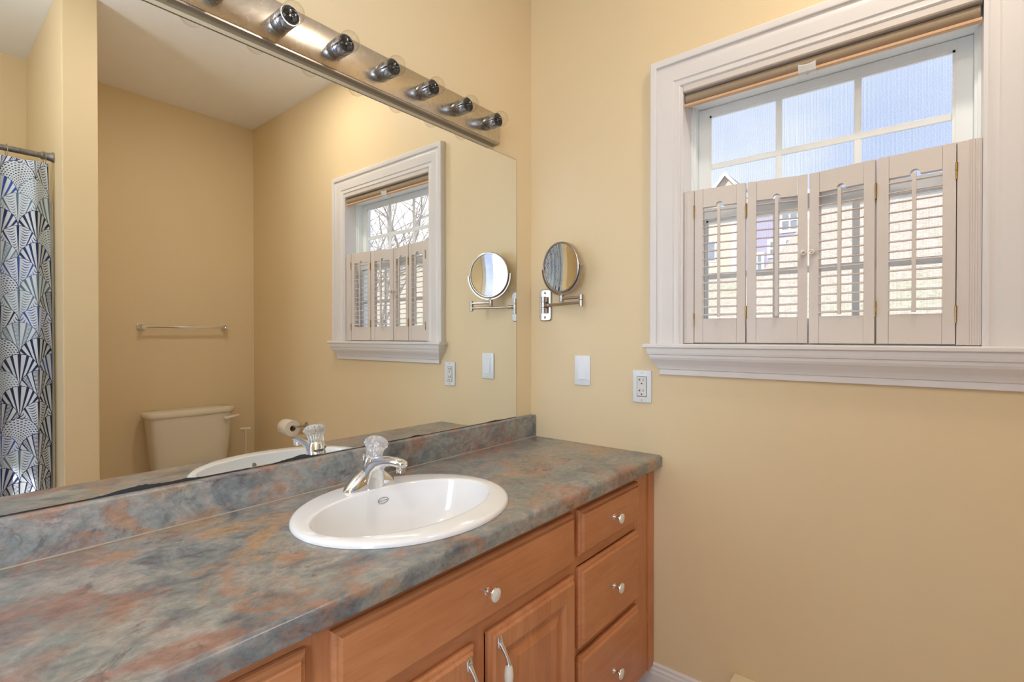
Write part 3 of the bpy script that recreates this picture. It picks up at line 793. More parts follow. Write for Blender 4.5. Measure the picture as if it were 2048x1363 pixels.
# ------------------------------------------------------------------ sink
def sink():
    t = thing('sink', 'oval white china drop-in sink in the vanity countertop', 'sink', (0.312, -0.903, 0.80))
    ox, oy = 0.3065, -0.900; ix, iy = 0.323, -0.909
    rows = []   # (cx, cy, a_y, b_x, z)
    oa, ob = 0.2695, 0.2300
    for s, z in ((1.0, 0.8516), (1.0, 0.856), (0.990, 0.8600), (0.975, 0.8622), (0.955, 0.8632)):
        rows.append((ox, oy, oa * s, ob * s, z))
    ia, ib = 0.2370, 0.1530
    for s, z in ((1.045, 0.8639), (1.006, 0.8641), (0.994, 0.8632), (0.986, 0.8608), (0.981, 0.8560), (0.968, 0.846), (0.950, 0.830), (0.915, 0.800), (0.86, 0.770), (0.77, 0.745), (0.62, 0.727), (0.42, 0.718), (0.22, 0.7145), (0.10, 0.713)):
        rows.append((ix, iy, ia * s, ib * s, z))
    N_ = 96
    bm = B(); rings = []
    for cx, cy, a, b_, z in rows:
        rings.append([(cx + b_ * math.cos(2 * PI * i / N_), cy + a * math.sin(2 * PI * i / N_), z) for i in range(N_)])
    # outside shell under the counter
    for cx, cy, a, b_, z in ((ix, iy, ia * 0.12, ib * 0.15, 0.700), (ix, iy, ia * 0.66, ib * 0.66, 0.712), (ix, iy, ia * 0.90, ib * 0.92, 0.755), (ix, iy, ia * 0.97, ib * 1.0, 0.80), (0.312, -0.903, 0.238, 0.198, 0.8530)):
        rings.append([(cx + b_ * math.cos(2 * PI * i / N_), cy + a * math.sin(2 * PI * i / N_), z) for i in range(N_)])
    rings.append(rings[0]); loft(bm, rings, False, False)
    obj('basin', bm, M['china'], t, 60)
    bm = B(); lathe(bm, (ix, iy, 0.7125), (0, 0, 1), [(0.023, 0), (0.026, 0.001), (0.024, 0.003), (0.016, 0.001), (0.013, 0.0035), (0.0, 0.006)], 28); obj('drain', bm, M['chrome'], t, 40)
    # overflow hole on the front wall of the basin
    bm = B()
    fx = ix + ib * 0.955; lathe(bm, (fx - 0.0002, iy - 0.02, 0.832), (-1, 0, 0.18), [(0.0085, -0.002), (0.0085, 0.0012), (0.0, 0.0012)], 20)
    obj('overflow_hole', bm, M['pewter'], t)
    # maker's oval mark on the back wall of the basin
    bx_, by_, bz_ = ix - ib * 0.936, iy + 0.033, 0.8325
    nrm = Vector((1, 0, 0.18)).normalized(); ey = Vector((0, 1, 0)); ez = nrm.cross(ey); ez = ez if ez.z > 0 else -ez
    bm = B(); o_, i_ = [], []
    k = 40; c = Vector((bx_, by_, bz_)) + nrm * 0.0015
    for q in range(k):
        a = 2 * PI * q / k
        o_.append(c + ey * 0.0165 * math.cos(a) + ez * 0.0075 * math.sin(a)); i_.append(c + ey * 0.0155 * math.cos(a) + ez * 0.0066 * math.sin(a))
    back = lambda L: [p - nrm * 0.0012 for p in L]
    loft(bm, [back(o_), o_, i_, back(i_)], False, False)
    ink = simple('grey_print', (0.12, 0.12, 0.13), 0.5)
    mk = obj('maker_mark', bm, ink, t)
    cu = bpy.data.curves.new('mark_lettering', 'FONT'); cu.body = 'American Standard'; cu.size = 0.0036; cu.align_x = 'CENTER'; cu.align_y = 'CENTER'; cu.extrude = 0.0002
    tmp = bpy.data.objects.new('tmp', cu); C.objects.link(tmp)
    bpy.context.view_layer.update()
    me = bpy.data.meshes.new_from_object(tmp.evaluated_get(bpy.context.evaluated_depsgraph_get())); bpy.data.objects.remove(tmp)
    mt = Matrix((( -ey.x, ez.x, nrm.x, 0), (ey.y, ez.y, nrm.y, 0), (ey.z, ez.z, nrm.z, 0), (0, 0, 0, 1)))
    me.transform(mt); me.transform(Matrix.Translation(c - rootloc(t))); me.name = 'mark_lettering'; me.materials.clear(); me.materials.append(ink)
    lo = bpy.data.objects.new('mark_lettering', me); C.objects.link(lo); lo.parent = mk
sink()

# ------------------------------------------------------------------ faucet
def faucet():
    fx, fy, fz = 0.133, -0.884, 0.8632
    t = thing('faucet', 'chrome single-handle faucet with clear fluted knob at the back of the sink', 'faucet', (fx, fy, fz))
    bm = B(); nu, nv = 40, 14; grid = []
    for i in range(nu + 1):
        s = -1 + 2 * i / nu; y = s * 0.0775
        w_ = 0.027 * max(0.0, 1 - abs(s) ** 3.2) ** 0.5 + 0.0004; h = 0.0565 * (1 - abs(s) ** 1.35) ** 0.80 + 0.001
        row = [(fx + w_ * math.cos(PI * j / nv), fy + y, fz + h * math.sin(PI * j / nv) ** 0.8) for j in range(nv + 1)]
        grid.append(row)
    loft(bm, grid, closed=False)
    obj('base', bm, M['chrome'], t, 50)
    bm = B(); secs = [((0.138, 0.8636), 90, 0.032, 0.0330), ((0.140, 0.882), 88, 0.031, 0.0300), ((0.145, 0.902), 74, 0.029, 0.0265), ((0.158, 0.921), 48, 0.0240, 0.0225),
                      ((0.180, 0.934), 24, 0.0175, 0.0190), ((0.208, 0.941), 10, 0.0128, 0.0172), ((0.238, 0.9445), 2, 0.0105, 0.0158), ((0.262, 0.9440), -6, 0.0100, 0.0150), ((0.274, 0.942), -12, 0.0090, 0.0135), ((0.279, 0.941), -12, 0.005, 0.008)]
    rings = []
    for (x, z), an, a, b_ in secs:
        tn = Vector((math.cos(R(an)), 0, math.sin(R(an)))); nn = Vector((-tn.z, 0, tn.x))
        ring = []
        for q in range(28):
            th = 2 * PI * q / 28; cc, ss = math.cos(th), math.sin(th)
            pw = lambda v: math.copysign(abs(v) ** 0.75, v)
            ring.append(Vector((x, fy, z)) + nn * a * pw(cc) + Vector((0, 1, 0)) * b_ * pw(ss))
        rings.append(ring)
    loft(bm, rings)
    lathe(bm, (0.264, fy, 0.9400), (0.08, 0, -1), [(0.0115, 0), (0.0125, 0.006), (0.0118, 0.010), (0.0118, 0.018), (0.010, 0.0185), (0.008, 0.016), (0, 0.016)], 26)
    obj('spout', bm, M['chrome'], t, 50)
    ax = Vector((0.30, 0, 1)).normalized(); kb = Vector((0.144, fy, 0.922))
    bm = B(); lathe(bm, kb, ax, [(0.0255, 0), (0.0240, 0.010), (0.0222, 0.018), (0.0205, 0.0225), (0.0, 0.023)], 32); obj('collar', bm, M['chrome'], t, 40)
    kb2 = kb + ax * 0.0228
    fl = lambda th, h: 1 + (0.07 * math.cos(12 * th) if h < 0.043 else 0.0)
    bm = B(); lathe(bm, kb2, ax, [(0.0195, 0.0), (0.0208, 0.003), (0.0208, 0.014), (0.0225, 0.024), (0.0262, 0.032), (0.0300, 0.0365), (0.0305, 0.041), (0.0270, 0.048), (0.0200, 0.0525), (0.010, 0.0540), (0.0, 0.0535)], 80, fl)
    k = obj('knob', bm, M['crystal'], t, 50)
    bm = B(); lathe(bm, kb2, ax, [(0.006, 0.001), (0.006, 0.030), (0.003, 0.033), (0, 0.033)], 20); obj('knob_core', bm, M['chrome'], k, 40)
    bm = B(); tube(bm, [(0.108, fy, 0.885), (0.104, fy, 0.935)], 0.002, 10); lathe(bm, (0.104, fy, 0.934), (0, 0, 1), [(0.003, 0), (0.0045, 0.004), (0.0045, 0.008), (0.0, 0.010)], 14); obj('lift_rod', bm, M['chrome'], t, 40)
faucet()

# ------------------------------------------------------------------ vanity cabinet
def cabinet():
    X0, XF = 0.0008, 0.5385; Y1 = -0.0006; Y0 = -1.93; ZB, ZT = 0.1115, 0.8118
    t = thing('vanity_cabinet', 'honey maple vanity cabinet with drawers and raised-panel doors', 'cabinet', (0.27, -0.96, 0))
    bm = B()
    for y in (Y0, Y1 - 0.018): box(bm, X0, XF - 0.0195, y, y + 0.018, ZB, ZT)
    box(bm, X0, XF - 0.0195, Y0 + .018, Y1 - .018, ZB, ZB + 0.016); box(bm, X0, X0 + 0.006, Y0 + .018, Y1 - .018, ZB + .016, 0.70)
    box(bm, 0.455, 0.470, Y0, Y1 - .0165, 0.0, ZB)     # toe kick board
    obj('carcass', bm, M['wood_v'], t)
    # face frame with real openings behind the fronts
    st = [(-0.150, Y1), (-0.530, -0.500), (-0.913, -0.875), (-1.292, -1.240), (Y0, -1.86)]
    for a, b_ in st:
        bm = B(); box(bm, XF - 0.019, XF, a, b_, ZB, ZT, 0.0006, 1); obj('stile', bm, M['wood_v'], t)
    for a, b_, zs in ((-0.500, -0.150, ((0.783, ZT), (0.630, 0.660), (0.385, 0.408), (ZB, 0.150))), (-0.875, -0.530, ((0.783, ZT), (0.615, 0.660), (ZB, 0.150))),
                      (-1.240, -0.913, ((0.783, ZT), (0.615, 0.660), (ZB, 0.150))), (-1.86, -1.292, ((0.783, ZT), (0.615, 0.660), (ZB, 0.150)))):
        for z0, z1 in zs:
            bm = B(); box(bm, XF - 0.0187, XF - 0.0006, a, b_, z0, z1); obj('rail', bm, M['wood_h'], t)
    # scribe strip against the wall
    bm = B(); box(bm, XF - 0.002, XF + 0.004, -0.046, Y1, ZB, ZT - 0.001, 0.001); obj('scribe_strip', bm, M['wood_v'], t)
    def slab(bm, y0, y1, z0, z1, th=0.020):
        """front with a stepped, rounded edge"""
        x = XF + 0.0003
        lv = [(0, 0), (0, 0.0075), (0.0030, 0.0115), (0.0060, 0.0130), (0.0095, 0.0135), (0.0110, 0.0160), (0.0135, th)]
        rings = []
        for ins, d in lv:
            rings.append([(x + d, y0 + ins, z0 + ins), (x + d, y1 - ins, z0 + ins), (x + d, y1 - ins, z1 - ins), (x + d, y0 + ins, z1 - ins)])
        loft(bm, rings)
    def knob(y, z, parent, label=None):
        bm = B(); x = XF + 0.0202
        lathe(bm, (x, y, z), (1, 0, 0), [(0.0085, 0), (0.0085, 0.0015), (0.0060, 0.003), (0.0050, 0.006), (0.0052, 0.016), (0.0095, 0.021), (0.0150, 0.0235), (0.0158, 0.0255), (0.0150, 0.0275), (0.0140, 0.0277), (0.0, 0.0277)], 32)
        k = obj('knob', bm, M['chrome'], parent, 40)
        return k, (x + 0.0277, y, z)
    def front(name, y0, y1, z0, z1, kz=None, ky=None, mt='wood_h'):
        bm = B(); slab(bm, y0, y1, z0, z1); d = obj(name, bm, M[mt], t)
        k, q = knob((y0 + y1) / 2 if ky is None else ky, (z0 + z1) / 2 if kz is None else kz, d)
        return d
    knobs = []
    def front2(name, y0, y1, z0, z1, zk=None):
        d = front(name, y0, y1, z0, z1, zk); return d
    front2('drawer', -0.5045, -0.1425, 0.6600, 0.7875)
    front2('drawer', -0.5045, -0.1425, 0.4065, 0.6280)
    front2('drawer', -0.5045, -0.1425, 0.1400, 0.3840)
    front2('drawer_front', -1.2445, -0.5320, 0.6510, 0.7880)
    front2('drawer', -1.8700, -1.2880, 0.6510, 0.7830)
    # white porcelain insets on the knobs
    for d in [o for o in t.children if o.name.startswith('drawer')]:
        for k in list(d.children):
            mx = max((v.co.x for v in k.data.vertices)); cs = [v.co for v in k.data.vertices]
            cy = (max(c.y for c in cs) + min(c.y for c in cs)) / 2; cz = (max(c.z for c in cs) + min(c.z for c in cs)) / 2
            bm = B(); lathe(bm, (mx + t.location.x - 0.0006, cy + t.location.y, cz + t.location.z), (1, 0, 0), [(0.0140, 0), (0.0140, 0.0008), (0.010, 0.0022), (0.0, 0.0028)], 28)
            o = obj('porcelain_cap', bm, M['porcelain'], d, 50); o['label'] = 'white knob face'
    def door(y0, y1, z0, z1, hy):
        bm = B(); x = XF + 0.0003; th = 0.020; fw = 0.052
        def r(ins, d): return [(x + d, y0 + ins, z0 + ins), (x + d, y1 - ins, z0 + ins), (x + d, y1 - ins, z1 - ins), (x + d, y0 + ins, z1 - ins)]
        loft(bm, [r(0, 0), r(0, 0.0075), r(0.003, 0.0115), r(0.006, 0.0130), r(0.0095, 0.0135), r(0.011, 0.0160), r(0.0135, th), r(fw, th), r(fw + 0.003, th - 0.003), r(fw + 0.007, 0.0105),
                  r(fw + 0.012, 0.0095), r(fw + 0.016, 0.0095), r(fw + 0.040, 0.0165), r(fw + 0.042, 0.0175)])
        d = obj('door', bm, M['wood_v'], t)
        # bow pull: metal posts, white ceramic grip
        px = x + th; zt, zb = z1 - 0.028, z1 - 0.155
        for zc, s in ((zt, -1), (zb, 1)):
            bm = B()
            rings = []
            for k, (hh, w_, dd) in enumerate(((0.016, 0.0085, 0.0), (0.016, 0.0085, 0.002), (0.013, 0.0068, 0.0038), (0.006, 0.003, 0.0045))):
                rings.append([(px + dd, hy + w_ * math.cos(2 * PI * q / 24), zc + hh * math.sin(2 * PI * q / 24)) for q in range(24)])
            loft(bm, rings)
            e1 = zc + s * 0.038
            tube(bm, [(px + 0.002, hy, zc + s * 0.002), (px + 0.009, hy, zc + s * 0.009), (px + 0.016, hy, zc + s * 0.018), (px + 0.0235, hy, zc + s * 0.029), (px + 0.026, hy, e1)], [0.0062, 0.0050, 0.0042, 0.0042, 0.0052], 14)
            lathe(bm, (px + 0.026, hy, e1), (0, 0, s), [(0.0066, -0.0012), (0.0072, 0.0), (0.0066, 0.0014)], 20)
            obj('handle_post', bm, M['chrome'], d, 45)
        bm = B(); za, zb2 = zt - 0.0385, zb + 0.0385; L = za - zb2
        lathe(bm, (px + 0.026, hy, zb2), (0, 0, 1), [(0.0062, 0), (0.0085, L * 0.15), (0.0100, L * 0.35), (0.0103, L * 0.5), (0.0100, L * 0.65), (0.0085, L * 0.85), (0.0062, L)], 24)
        g = obj('ceramic_grip', bm, M['porcelain'], d, 60); g['label'] = 'white ceramic grip of the handle'
        return d
    door(-0.8720, -0.5285, 0.135, 0.6190, -0.8460)
    door(-1.2450, -0.9160, 0.135, 0.6160, -0.9420)
    door(-1.8700, -1.2880, 0.135, 0.6190, -1.3150)
cabinet()

# ------------------------------------------------------------------ towel bar, toilet, paper, brush
def towel_bar():
    t = thing('towel_bar', 'chrome towel bar on the yellow wall above the toilet, seen in the mirror', 'towel bar', (W, -0.45, 1.30))
    for y in (-0.7000, -0.2050):
        bm = B()
        box(bm, W - 0.008, W - 0.0003, y - 0.021, y + 0.021, 1.306, 1.348, 0.003)
        rings = [[(W - d, y - h, 1.327 - h), (W - d, y + h, 1.327 - h), (W - d, y + h, 1.327 + h), (W - d, y - h, 1.327 + h)] for d, h in ((0.0078, 0.017), (0.020, 0.011), (0.045, 0.0095), (0.060, 0.0115), (0.066, 0.011))]
        loft(bm, rings); obj('post', bm, M['chrome'], t, 30)
    bm = B(); box(bm, W - 0.061, W - 0.049, -0.6895, -0.2155, 1.320, 1.334, 0.002); obj('bar', bm, M['chrome'], t, 40)
towel_bar()

def rrect(cx, cy, hx, hy, p, z, n=48):
    out = []
    for i in range(n):
        a = 2 * PI * i / n; c, s = math.cos(a), math.sin(a)
        out.append((cx + hx * math.copysign(abs(c) ** (2 / p), c), cy + hy * math.copysign(abs(s) ** (2 / p), s), z))
    return out
def toilet():
    cy = -0.462
    t = thing('toilet', 'bone-coloured toilet with tank against the far wall, seen in the mirror', 'toilet', (2.25, cy, 0))
    Bn = M['bone']; tc = 2.488
    bm = B()
    loft(bm, [rrect(tc, cy, hx, hy, 5, z) for hx, hy, z in ((0.070, 0.19, 0.402), (0.082, 0.207, 0.408), (0.086, 0.213, 0.44), (0.094, 0.232, 0.62), (0.098, 0.243, 0.752))])
    obj('tank', bm, Bn, t, 50)
    bm = B()
    loft(bm, [rrect(tc, cy, hx, hy, 4.5, z) for hx, hy, z in ((0.100, 0.250, 0.7525), (0.104, 0.258, 0.756), (0.106, 0.262, 0.768), (0.104, 0.259, 0.782), (0.096, 0.250, 0.790), (0.05, 0.16, 0.7925))])
    obj('tank_lid', bm, Bn, t, 50)
    bm = B()
    lathe(bm, (tc - 0.0965, cy + 0.185, 0.716), (-1, 0, 0), [(0.013, 0), (0.013, 0.006), (0.009, 0.010), (0.0, 0.011)], 18)
    tube(bm, [(tc - 0.110, cy + 0.180, 0.714), (tc - 0.118, cy + 0.205, 0.722), (tc - 0.120, cy + 0.245, 0.729), (tc - 0.118, cy + 0.262, 0.729)], [0.009, 0.010, 0.008, 0.005], 12)
    obj('flush_lever', bm, M['porcelain'], t, 50)
    bm = B()   # bowl and pedestal
    def eg(cx, hx, hy, z, n=48):
        out = []
        for i in range(n):
            a = 2 * PI * i / n; c, s = math.cos(a), math.sin(a)
            k = 1.0 if c > 0 else 1.18
            out.append((cx + hx * c * k, cy + hy * s, z))
        return out
    loft(bm, [eg(2.20, 0.19, 0.105, 0.001), eg(2.20, 0.185, 0.10, 0.03), eg(2.21, 0.15, 0.085, 0.12), eg(2.20, 0.165, 0.10, 0.20), eg(2.16, 0.21, 0.150, 0.29), eg(2.13, 0.235, 0.178, 0.36), eg(2.13, 0.240, 0.183, 0.392),
              eg(2.13, 0.235, 0.178, 0.398), eg(2.12, 0.17, 0.125, 0.392), eg(2.12, 0.14, 0.10, 0.32), eg(2.13, 0.07, 0.05, 0.24)])
    box(bm, 2.33, 2.565, cy - 0.165, cy + 0.165, 0.330, 0.4005, 0.02, 4)
    obj('bowl', bm, Bn, t, 50)
    bm = B(); loft(bm, [eg(2.125, 0.236, 0.180, 0.3995), eg(2.125, 0.240, 0.184, 0.404), eg(2.125, 0.240, 0.184, 0.412), eg(2.125, 0.232, 0.176, 0.4175)])
    obj('seat', bm, Bn, t, 50)
    bm = B(); loft(bm, [eg(2.125, 0.234, 0.178, 0.4185), eg(2.125, 0.238, 0.182, 0.423), eg(2.125, 0.232, 0.176, 0.432), eg(2.125, 0.15, 0.11, 0.4385)])
    obj('seat_lid', bm, Bn, t, 50)
toilet()

def paper():
    t = thing('toilet_paper_holder', 'nickel toilet paper holder on the window wall beside the toilet', 'paper holder', (1.90, 0, 0.60))
    z = 0.690
    bm = B()
    lathe(bm, (1.840, -0.0004, z), (0, -1, 0), [(0.022, 0), (0.022, 0.004), (0.014, 0.010), (0.007, 0.014), (0.007, 0.055)], 24)
    tube(bm, [(1.840, -0.052, z), (1.840, -0.066, z), (1.850, -0.074, z), (1.875, -0.075, z), (1.985, -0.075, z)], 0.006, 14)
    lathe(bm, (1.985, -0.075, z), (1, 0, 0), [(0.006, 0), (0.010, 0.003), (0.010, 0.008), (0.006, 0.010)], 16)
    obj('holder_arm', bm, M['nickel'], t, 40)
    bm = B(); k = 48; n_ = []
    c = Vector((1.872, -0.0765, z - 0.0135)); L = 0.104
    def ring(rad, x): return [(x, c.y + rad * math.cos(2 * PI * i / k), c.z + rad * math.sin(2 * PI * i / k)) for i in range(k)]
    loft(bm, [ring(0.0195, c.x), ring(0.050, c.x), ring(0.0515, c.x + 0.002), ring(0.0515, c.x + L - 0.002), ring(0.050, c.x + L), ring(0.0195, c.x + L), ring(0.0195, c.x)], False, False)
    o = obj('toilet_paper_roll', bm, M['paper'], None, 40); tag(o, 'white toilet paper roll on the nickel holder', 'toilet paper')
    bm = B(); loft(bm, [ring(0.0194, c.x + 0.0003), ring(0.0194, c.x + L - 0.0003), ring(0.0186, c.x + L - 0.0003), ring(0.0186, c.x + 0.0003), ring(0.0194, c.x + 0.0003)], False, False)
    obj('cardboard_core', bm, simple('grey_cardboard', (0.28, 0.24, 0.20), 0.9), o)
paper()

def brush():
    x, y = 2.465, -0.118
    t = thing('toilet_brush', 'slim white toilet brush with a T-shaped handle, standing right of the toilet', 'toilet brush', (x, y, 0))
    P_ = M['bone']
    bm = B(); lathe(bm, (x, y, 0.0005), (0, 0, 1), [(0.050, 0), (0.052, 0.01), (0.045, 0.12), (0.040, 0.16), (0.036, 0.16), (0.040, 0.11), (0.044, 0.012), (0, 0.010)], 32); obj('holder_cup', bm, P_, t, 40)
    bm = B(); lathe(bm, (x, y, 0.03), (0, 0, 1), [(0.006, 0), (0.024, 0.01), (0.026, 0.08), (0.012, 0.10)], 24); obj('bristles', bm, M['paper'], t, 40)
    bm = B(); lathe(bm, (x, y, 0.125), (0, 0, 1), [(0.0065, 0), (0.0065, 0.370), (0.0095, 0.371), (0.0095, 0.378), (0.0070, 0.379), (0.0070, 0.480)], 20); obj('shaft', bm, P_, t, 40)
    d = Vector((-0.62, 0.75, 0.0)).normalized(); c = Vector((x, y, 0.612))
    bm = B(); tube(bm, [c - d * 0.036, c + d * 0.036], 0.0098, 20); obj('grip', bm, P_, t, 40)
    bm = B(); lathe(bm, c + d * (-0.0355), -d, [(0.0062, 0), (0.0062, 0.0010), (0, 0.001)], 16); obj('grip_hole', bm, M['dark'], t)
brush()

# ------------------------------------------------------------------ bath alcove
def alcove():
    RX, RZ = 1.836, 2.084
    t = thing('curtain_rod', 'pewter-coloured shower curtain rod across the bath alcove', 'curtain rod', (RX, -1.98, RZ))
    bm = B(); tube(bm, [(RX, -1.236, RZ), (RX, -2.736, RZ)], 0.0125, 20); obj('rod', bm, M['pewter'], t, 40)
    for ya, s in ((-1.2230, -1), (-2.7495, 1)):
        bm = B(); lathe(bm, (RX, ya, RZ), (0, s, 0), [(0.023, 0), (0.0235, 0.004), (0.0185, 0.012), (0.0165, 0.032), (0.0178, 0.040), (0.0165, 0.044), (0.0127, 0.045)], 26); obj('end_cap', bm, M['pewter'], t, 40)
    # curtain: pleated sheet with arc-length uv
    y0, y1, zt, zb = -1.246, -2.62, 2.046, 0.10; XC = 1.803
    nx, nz = 420, 40
    def fold(s): return 0.020 * math.sin(2 * PI * (s + 0.046) / 0.150 + 0.6 * math.sin(2 * PI * s / 0.41)) + 0.007 * math.sin(2 * PI * s / 0.063)
    me = bpy.data.meshes.new('shower_curtain'); vs, fs, uvs = [], [], []
    ss, acc, prev = [], 0, None
    for i in range(nx + 1):
        s = (y0 - y1) * i / nx; p = (fold(s), s)
        if prev: acc += math.hypot(p[0] - prev[0], p[1] - prev[1])
        ss.append(acc); prev = p
    for k in range(nz + 1):
        f = k / nz; z = zb + (zt - zb) * f
        for i in range(nx + 1):
            s = (y0 - y1) * i / nx
            amp = 1.0 - 0.55 * f ** 6
            flare = -0.012 * math.sin(PI * min(1, (1 - f) * 1.15)) * math.exp(-s / 0.10)
            vs.append((XC + fold(s) * amp + 0.010 * (1 - f), y0 - s - flare, z - (0.006 * (0.5 - 0.5 * math.cos(2 * PI * (s - 0.012) / 0.125)) if k == nz else 0)))
    for k in range(nz):
        for i in range(nx):
            a = k * (nx + 1) + i; fs.append((a, a + 1, a + nx + 2, a + nx + 1))
    me.from_pydata([(a - XC, b_ - (y0 + y1) / 2, c - zb) for a, b_, c in vs], [], fs)
    ul = me.uv_layers.new(name='UVMap')
    for poly in me.polygons:
        for li in poly.loop_indices:
            vi = me.loops[li].vertex_index; k, i = divmod(vi, nx + 1)
            ul.data[li].uv = (ss[i] * 0.95, zb + (zt - zb) * k / nz + 0.012)
    me.materials.append(M['curtain']); me.shade_smooth()
    o = bpy.data.objects.new('shower_curtain', me); C.objects.link(o); o.location = (XC, (y0 + y1) / 2, zb)
    md = o.modifiers.new('thickness', 'SOLIDIFY'); md.thickness = 0.0012
    tag(o, 'white shower curtain with blue fan print hanging from the rod', 'shower curtain')
    for i in range(12):
        s = 0.012 + 0.123 * i; y = y0 - s
        bm = B()
        pts = []
        for q in range(25):
            a = 2 * PI * q / 24; pts.append((RX - 0.010 + 0.0215 * math.cos(a), y + 0.004 * math.sin(a * 0.5), RZ - 0.0125 + 0.0290 * math.sin(a)))
        tube(bm, pts, 0.0012, 8)
        r_ = obj('curtain_ring', bm, M['nickel'], None, 40)
        lab = 'wire curtain ring at the end of the rod nearest the partition' if i == 0 else 'wire curtain ring along the shower rod'
        tag(r_, lab, 'curtain ring', 'rings on the shower curtain rod')
    # bathtub
    t = thing('bathtub', 'white bathtub behind the shower curtain', 'bathtub', (2.22, -1.985, 0))
    bm = B(); cx, cy = 2.222, -1.986
    loft(bm, [rrect(cx, cy, hx, hy, 12, z) for hx, hy, z in ((0.372, 0.757, 0.001), (0.374, 0.760, 0.40), (0.376, 0.762, 0.425), (0.376, 0.762, 0.438))] +
             [rrect(cx, cy, hx, hy, 5, z) for hx, hy, z in ((0.345, 0.725, 0.442), (0.305, 0.680, 0.440), (0.295, 0.665, 0.425), (0.26, 0.62, 0.25), (0.22, 0.56, 0.14), (0.12, 0.30, 0.120))])
    obj('tub_body', bm, M['tub'], t, 50)
    t = thing('tub_surround', 'white wall surround panels of the bath alcove', 'shower surround', (2.3, -1.98, 0.44))
    bm = B(); box(bm, 1.845, W - 0.010, -1.2320, -1.2229, 0.445, 1.885, 0.003); obj('end_panel', bm, M['tub'], t)
    bm = B(); box(bm, W - 0.0095, W - 0.0004, -2.738, -1.2325, 0.445, 1.885, 0.003); obj('back_panel', bm, M['tub'], t)
    bm = B(); box(bm, 1.845, W - 0.010, YB + 0.0004, YB + 0.0095, 0.445, 1.885, 0.003); obj('end_panel', bm, M['tub'], t)
alcove()

# ------------------------------------------------------------------ recessed lamps, small box
def cans():
    for i, (x, y) in enumerate(((CAN[0], CAN[1]), (1.30, -2.15))):  # the second trim ring belongs to the added fill lamp
        bm = B(); z = H
        lathe(bm, (x, y, z - 0.0003), (0, 0, -1), [(0.092, 0), (0.092, 0.003), (0.084, 0.006), (0.072, 0.006), (0.069, 0.003), (0.069, 0.0)], 40)
        o = obj('recessed_light', bm, M['trim'], None, 40)
        tag(o, ('round recessed ceiling light above the window end of the bathroom', 'added recessed fill light, unseen, near the doorway')[i], 'ceiling light', 'recessed ceiling lights')
cans()
def small_box():
    bm = B(); x0, x1, y0, y1, zt = 0.812, 0.879, -0.050, -0.0006, 0.1965
    vs = box(bm, x0, x1, y0, y1, 0.128, zt, 0.003, 3)
    o = obj('small_box', bm, M['cream'], None, 40); tag(o, 'small cream box fixed low on the wall just above the baseboard', 'box')
small_box()

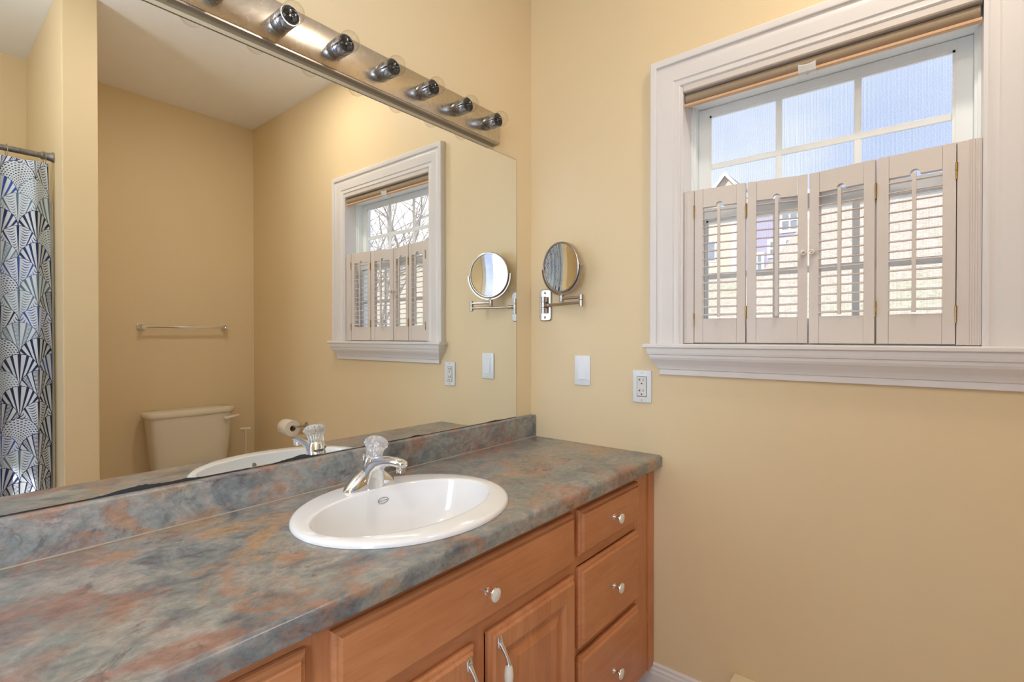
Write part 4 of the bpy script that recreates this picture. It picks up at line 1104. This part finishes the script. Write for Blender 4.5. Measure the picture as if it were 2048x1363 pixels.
# ------------------------------------------------------------------ outside
def outside():
    # ground: lawn that climbs to a bank beyond the garden, higher to the east
    bm = B(); nx, ny = 60, 50; g = []
    for j in range(ny + 1):
        y = 1.2 + 70 * (j / ny) ** 1.6; row = []
        for i in range(nx + 1):
            x = -55 + 110 * i / nx
            s = max(0, min(1, (y - 6) / 16)); s = s * s * (3 - 2 * s)
            k = max(0, min(1, (x + 2.75) / 0.9)); k = k * k * (3 - 2 * k)
            z = -1.6 + s * (5.7 + 2.3 * k) + 0.12 * math.sin(x * 0.7) * math.cos(y * 0.5) * s
            row.append((x, y, z))
        g.append(row)
    loft(bm, g, closed=False); o = struct('ground_lawn', bm, M['lawn'], 60); o.name = 'ground'
    def house(name, label, cx, cy, z0, w_, d, h, rh, mt, wins, ridge='y'):
        t = thing(name, label, 'house', (cx, cy, z0))
        bm = B(); x0, x1, y0, y1 = cx - w_ / 2, cx + w_ / 2, cy, cy + d
        box(bm, x0, x1, y0, y1, z0, z0 + h)
        if ridge == 'y':
            loft(bm, [[(x0, y0, z0 + h), (x1, y0, z0 + h), (cx, y0, z0 + h + rh)], [(x0, y1, z0 + h), (x1, y1, z0 + h), (cx, y1, z0 + h + rh)]])
        obj('wall', bm, mt, t)
        bm = B(); ov = 0.35; th = 0.18
        if ridge == 'y':
            for s in (-1, 1):
                e = (cx + s * (w_ / 2 + ov), z0 + h - ov * rh / (w_ / 2)); a = (cx, z0 + h + rh)
                loft(bm, [[(e[0], yy, e[1]), (a[0], yy, a[1]), (a[0], yy, a[1] + th), (e[0], yy, e[1] + th)] for yy in (y0 - ov, y1 + ov)])
        else:
            ym = (y0 + y1) / 2
            for s, ye in ((-1, y0 - ov), (1, y1 + ov)):
                loft(bm, [[(xx, ye, z0 + h - 0.1), (xx, ym, z0 + h + rh), (xx, ym, z0 + h + rh + th), (xx, ye, z0 + h - 0.1 + th)] for xx in (x0 - ov, x1 + ov)])
        obj('roof', bm, M['roof'], t)
        bm = B()
        if ridge == 'y':
            for s in (-1, 1):
                e = (cx + s * (w_ / 2 + ov), z0 + h - ov * rh / (w_ / 2)); a = (cx, z0 + h + rh)
                loft(bm, [[(e[0], yy, e[1] - 0.16), (a[0], yy, a[1] - 0.16), (a[0], yy, a[1] + th + 0.02), (e[0], yy, e[1] + th + 0.02)] for yy in (y0 - ov - 0.06, y0 - ov)])
        else: box(bm, x0 - ov, x1 + ov, y0 - ov - 0.06, y0 - ov, z0 + h - 0.25, z0 + h + 0.1)
        for xe in (x0, x1): box(bm, xe - 0.12, xe + 0.12, y0 - 0.04, y0 - 0.002, z0, z0 + h)
        obj('roof_trim', bm, M['outtrim'], t)
        for (a, b_, c, e) in wins:
            bm = B(); f = 0.12; y = y0 - 0.05
            box(bm, cx + a - f, cx + b_ + f, y, y0 - 0.003, z0 + c - f, z0 + c); box(bm, cx + a - f, cx + b_ + f, y, y0 - 0.003, z0 + e, z0 + e + f)
            box(bm, cx + a - f, cx + a, y, y0 - 0.003, z0 + c, z0 + e); box(bm, cx + b_, cx + b_ + f, y, y0 - 0.003, z0 + c, z0 + e)
            m_ = (c + e) / 2; box(bm, cx + a, cx + b_, y, y0 - 0.003, z0 + m_ - 0.04, z0 + m_ + 0.04)
            xm = (a + b_) / 2; box(bm, cx + xm - 0.03, cx + xm + 0.03, y + 0.01, y0 - 0.003, z0 + c, z0 + e)
            fr = obj('window', bm, M['outtrim'], t)
            bm = B(); box(bm, cx + a, cx + b_, y0 - 0.03, y0 - 0.004, z0 + c, z0 + e); obj('pane', bm, M['outglass'], fr)
    house('house', 'purple two-storey house with white-framed windows seen through the shutters', -3.95, 22.0, 4.0, 2.9, 6, 3.1, 0.8, M['siding'],
          [(-0.7, -0.35, 0.1, 0.8), (0.45, 1.0, 1.75, 2.55), (0.0, 0.35, 0.75, 1.3), (0.6, 0.95, 0.75, 1.3)], 'x')
    house('house', 'tan house with a pointed white gable above the left shutter', -11.75, 42.0, 3.1, 5.0, 9, 8.6, 3.0, M['siding_tan'], [(-1.9, -0.9, 4.6, 6.2), (0.9, 1.9, 4.6, 6.2), (-0.6, 0.6, 8.4, 9.6)], 'y')
    # bare tree seen in the mirror through the upper panes
    def tree(bx, by, bz, hgt, seed, label, spread=1.0, m1='bark', group=None):
        rnd = random.Random(seed)
        t = thing('bare_tree', label, 'tree', (bx, by, bz), group)
        tb, lb = B(), B()
        tips = []
        def grow(bm, p, d, L, r, depth):
            if depth == 0 or r < 0.004: return
            pts, rr = [p], [r]; q = p.copy(); dd = d.copy()
            for k in range(4):
                dd = (dd + Vector((rnd.uniform(-1, 1), rnd.uniform(-1, 1), rnd.uniform(-0.35, 0.55))) * 0.17).normalized()
                q = q + dd * L / 4; pts.append(q.copy()); rr.append(r * (1 - 0.11 * (k + 1)))
            tube(bm, pts, rr, 5 if r < 0.05 else 8)
            n = 3 if depth > 2 else 2
            for k in range(n):
                side = Vector((rnd.uniform(-1, 1), rnd.uniform(-1, 1), rnd.uniform(-0.3, 0.6))).normalized()
                nd = (dd * 0.75 + side * 0.75 * spread).normalized()
                grow(lb, pts[rnd.choice((2, 3, 4))], nd, L * rnd.uniform(0.62, 0.85), r * 0.56, depth - 1)
            grow(lb, q, (dd + Vector((0, 0, 0.1))).normalized(), L * 0.8, r * 0.66, depth - 1)
        grow(tb, Vector((bx, by, bz)), Vector((0, 0, 1)), hgt * 0.30, 0.12, 6)
        obj('trunk', tb, M[m1], t, 60); obj('branches', lb, M['bark2'], t, 60)
    tree(10.2, 5.6, -1.2, 9.5, 11, 'bare leafless tree beside the house, mirrored in the upper window panes', 1.15)
outside()
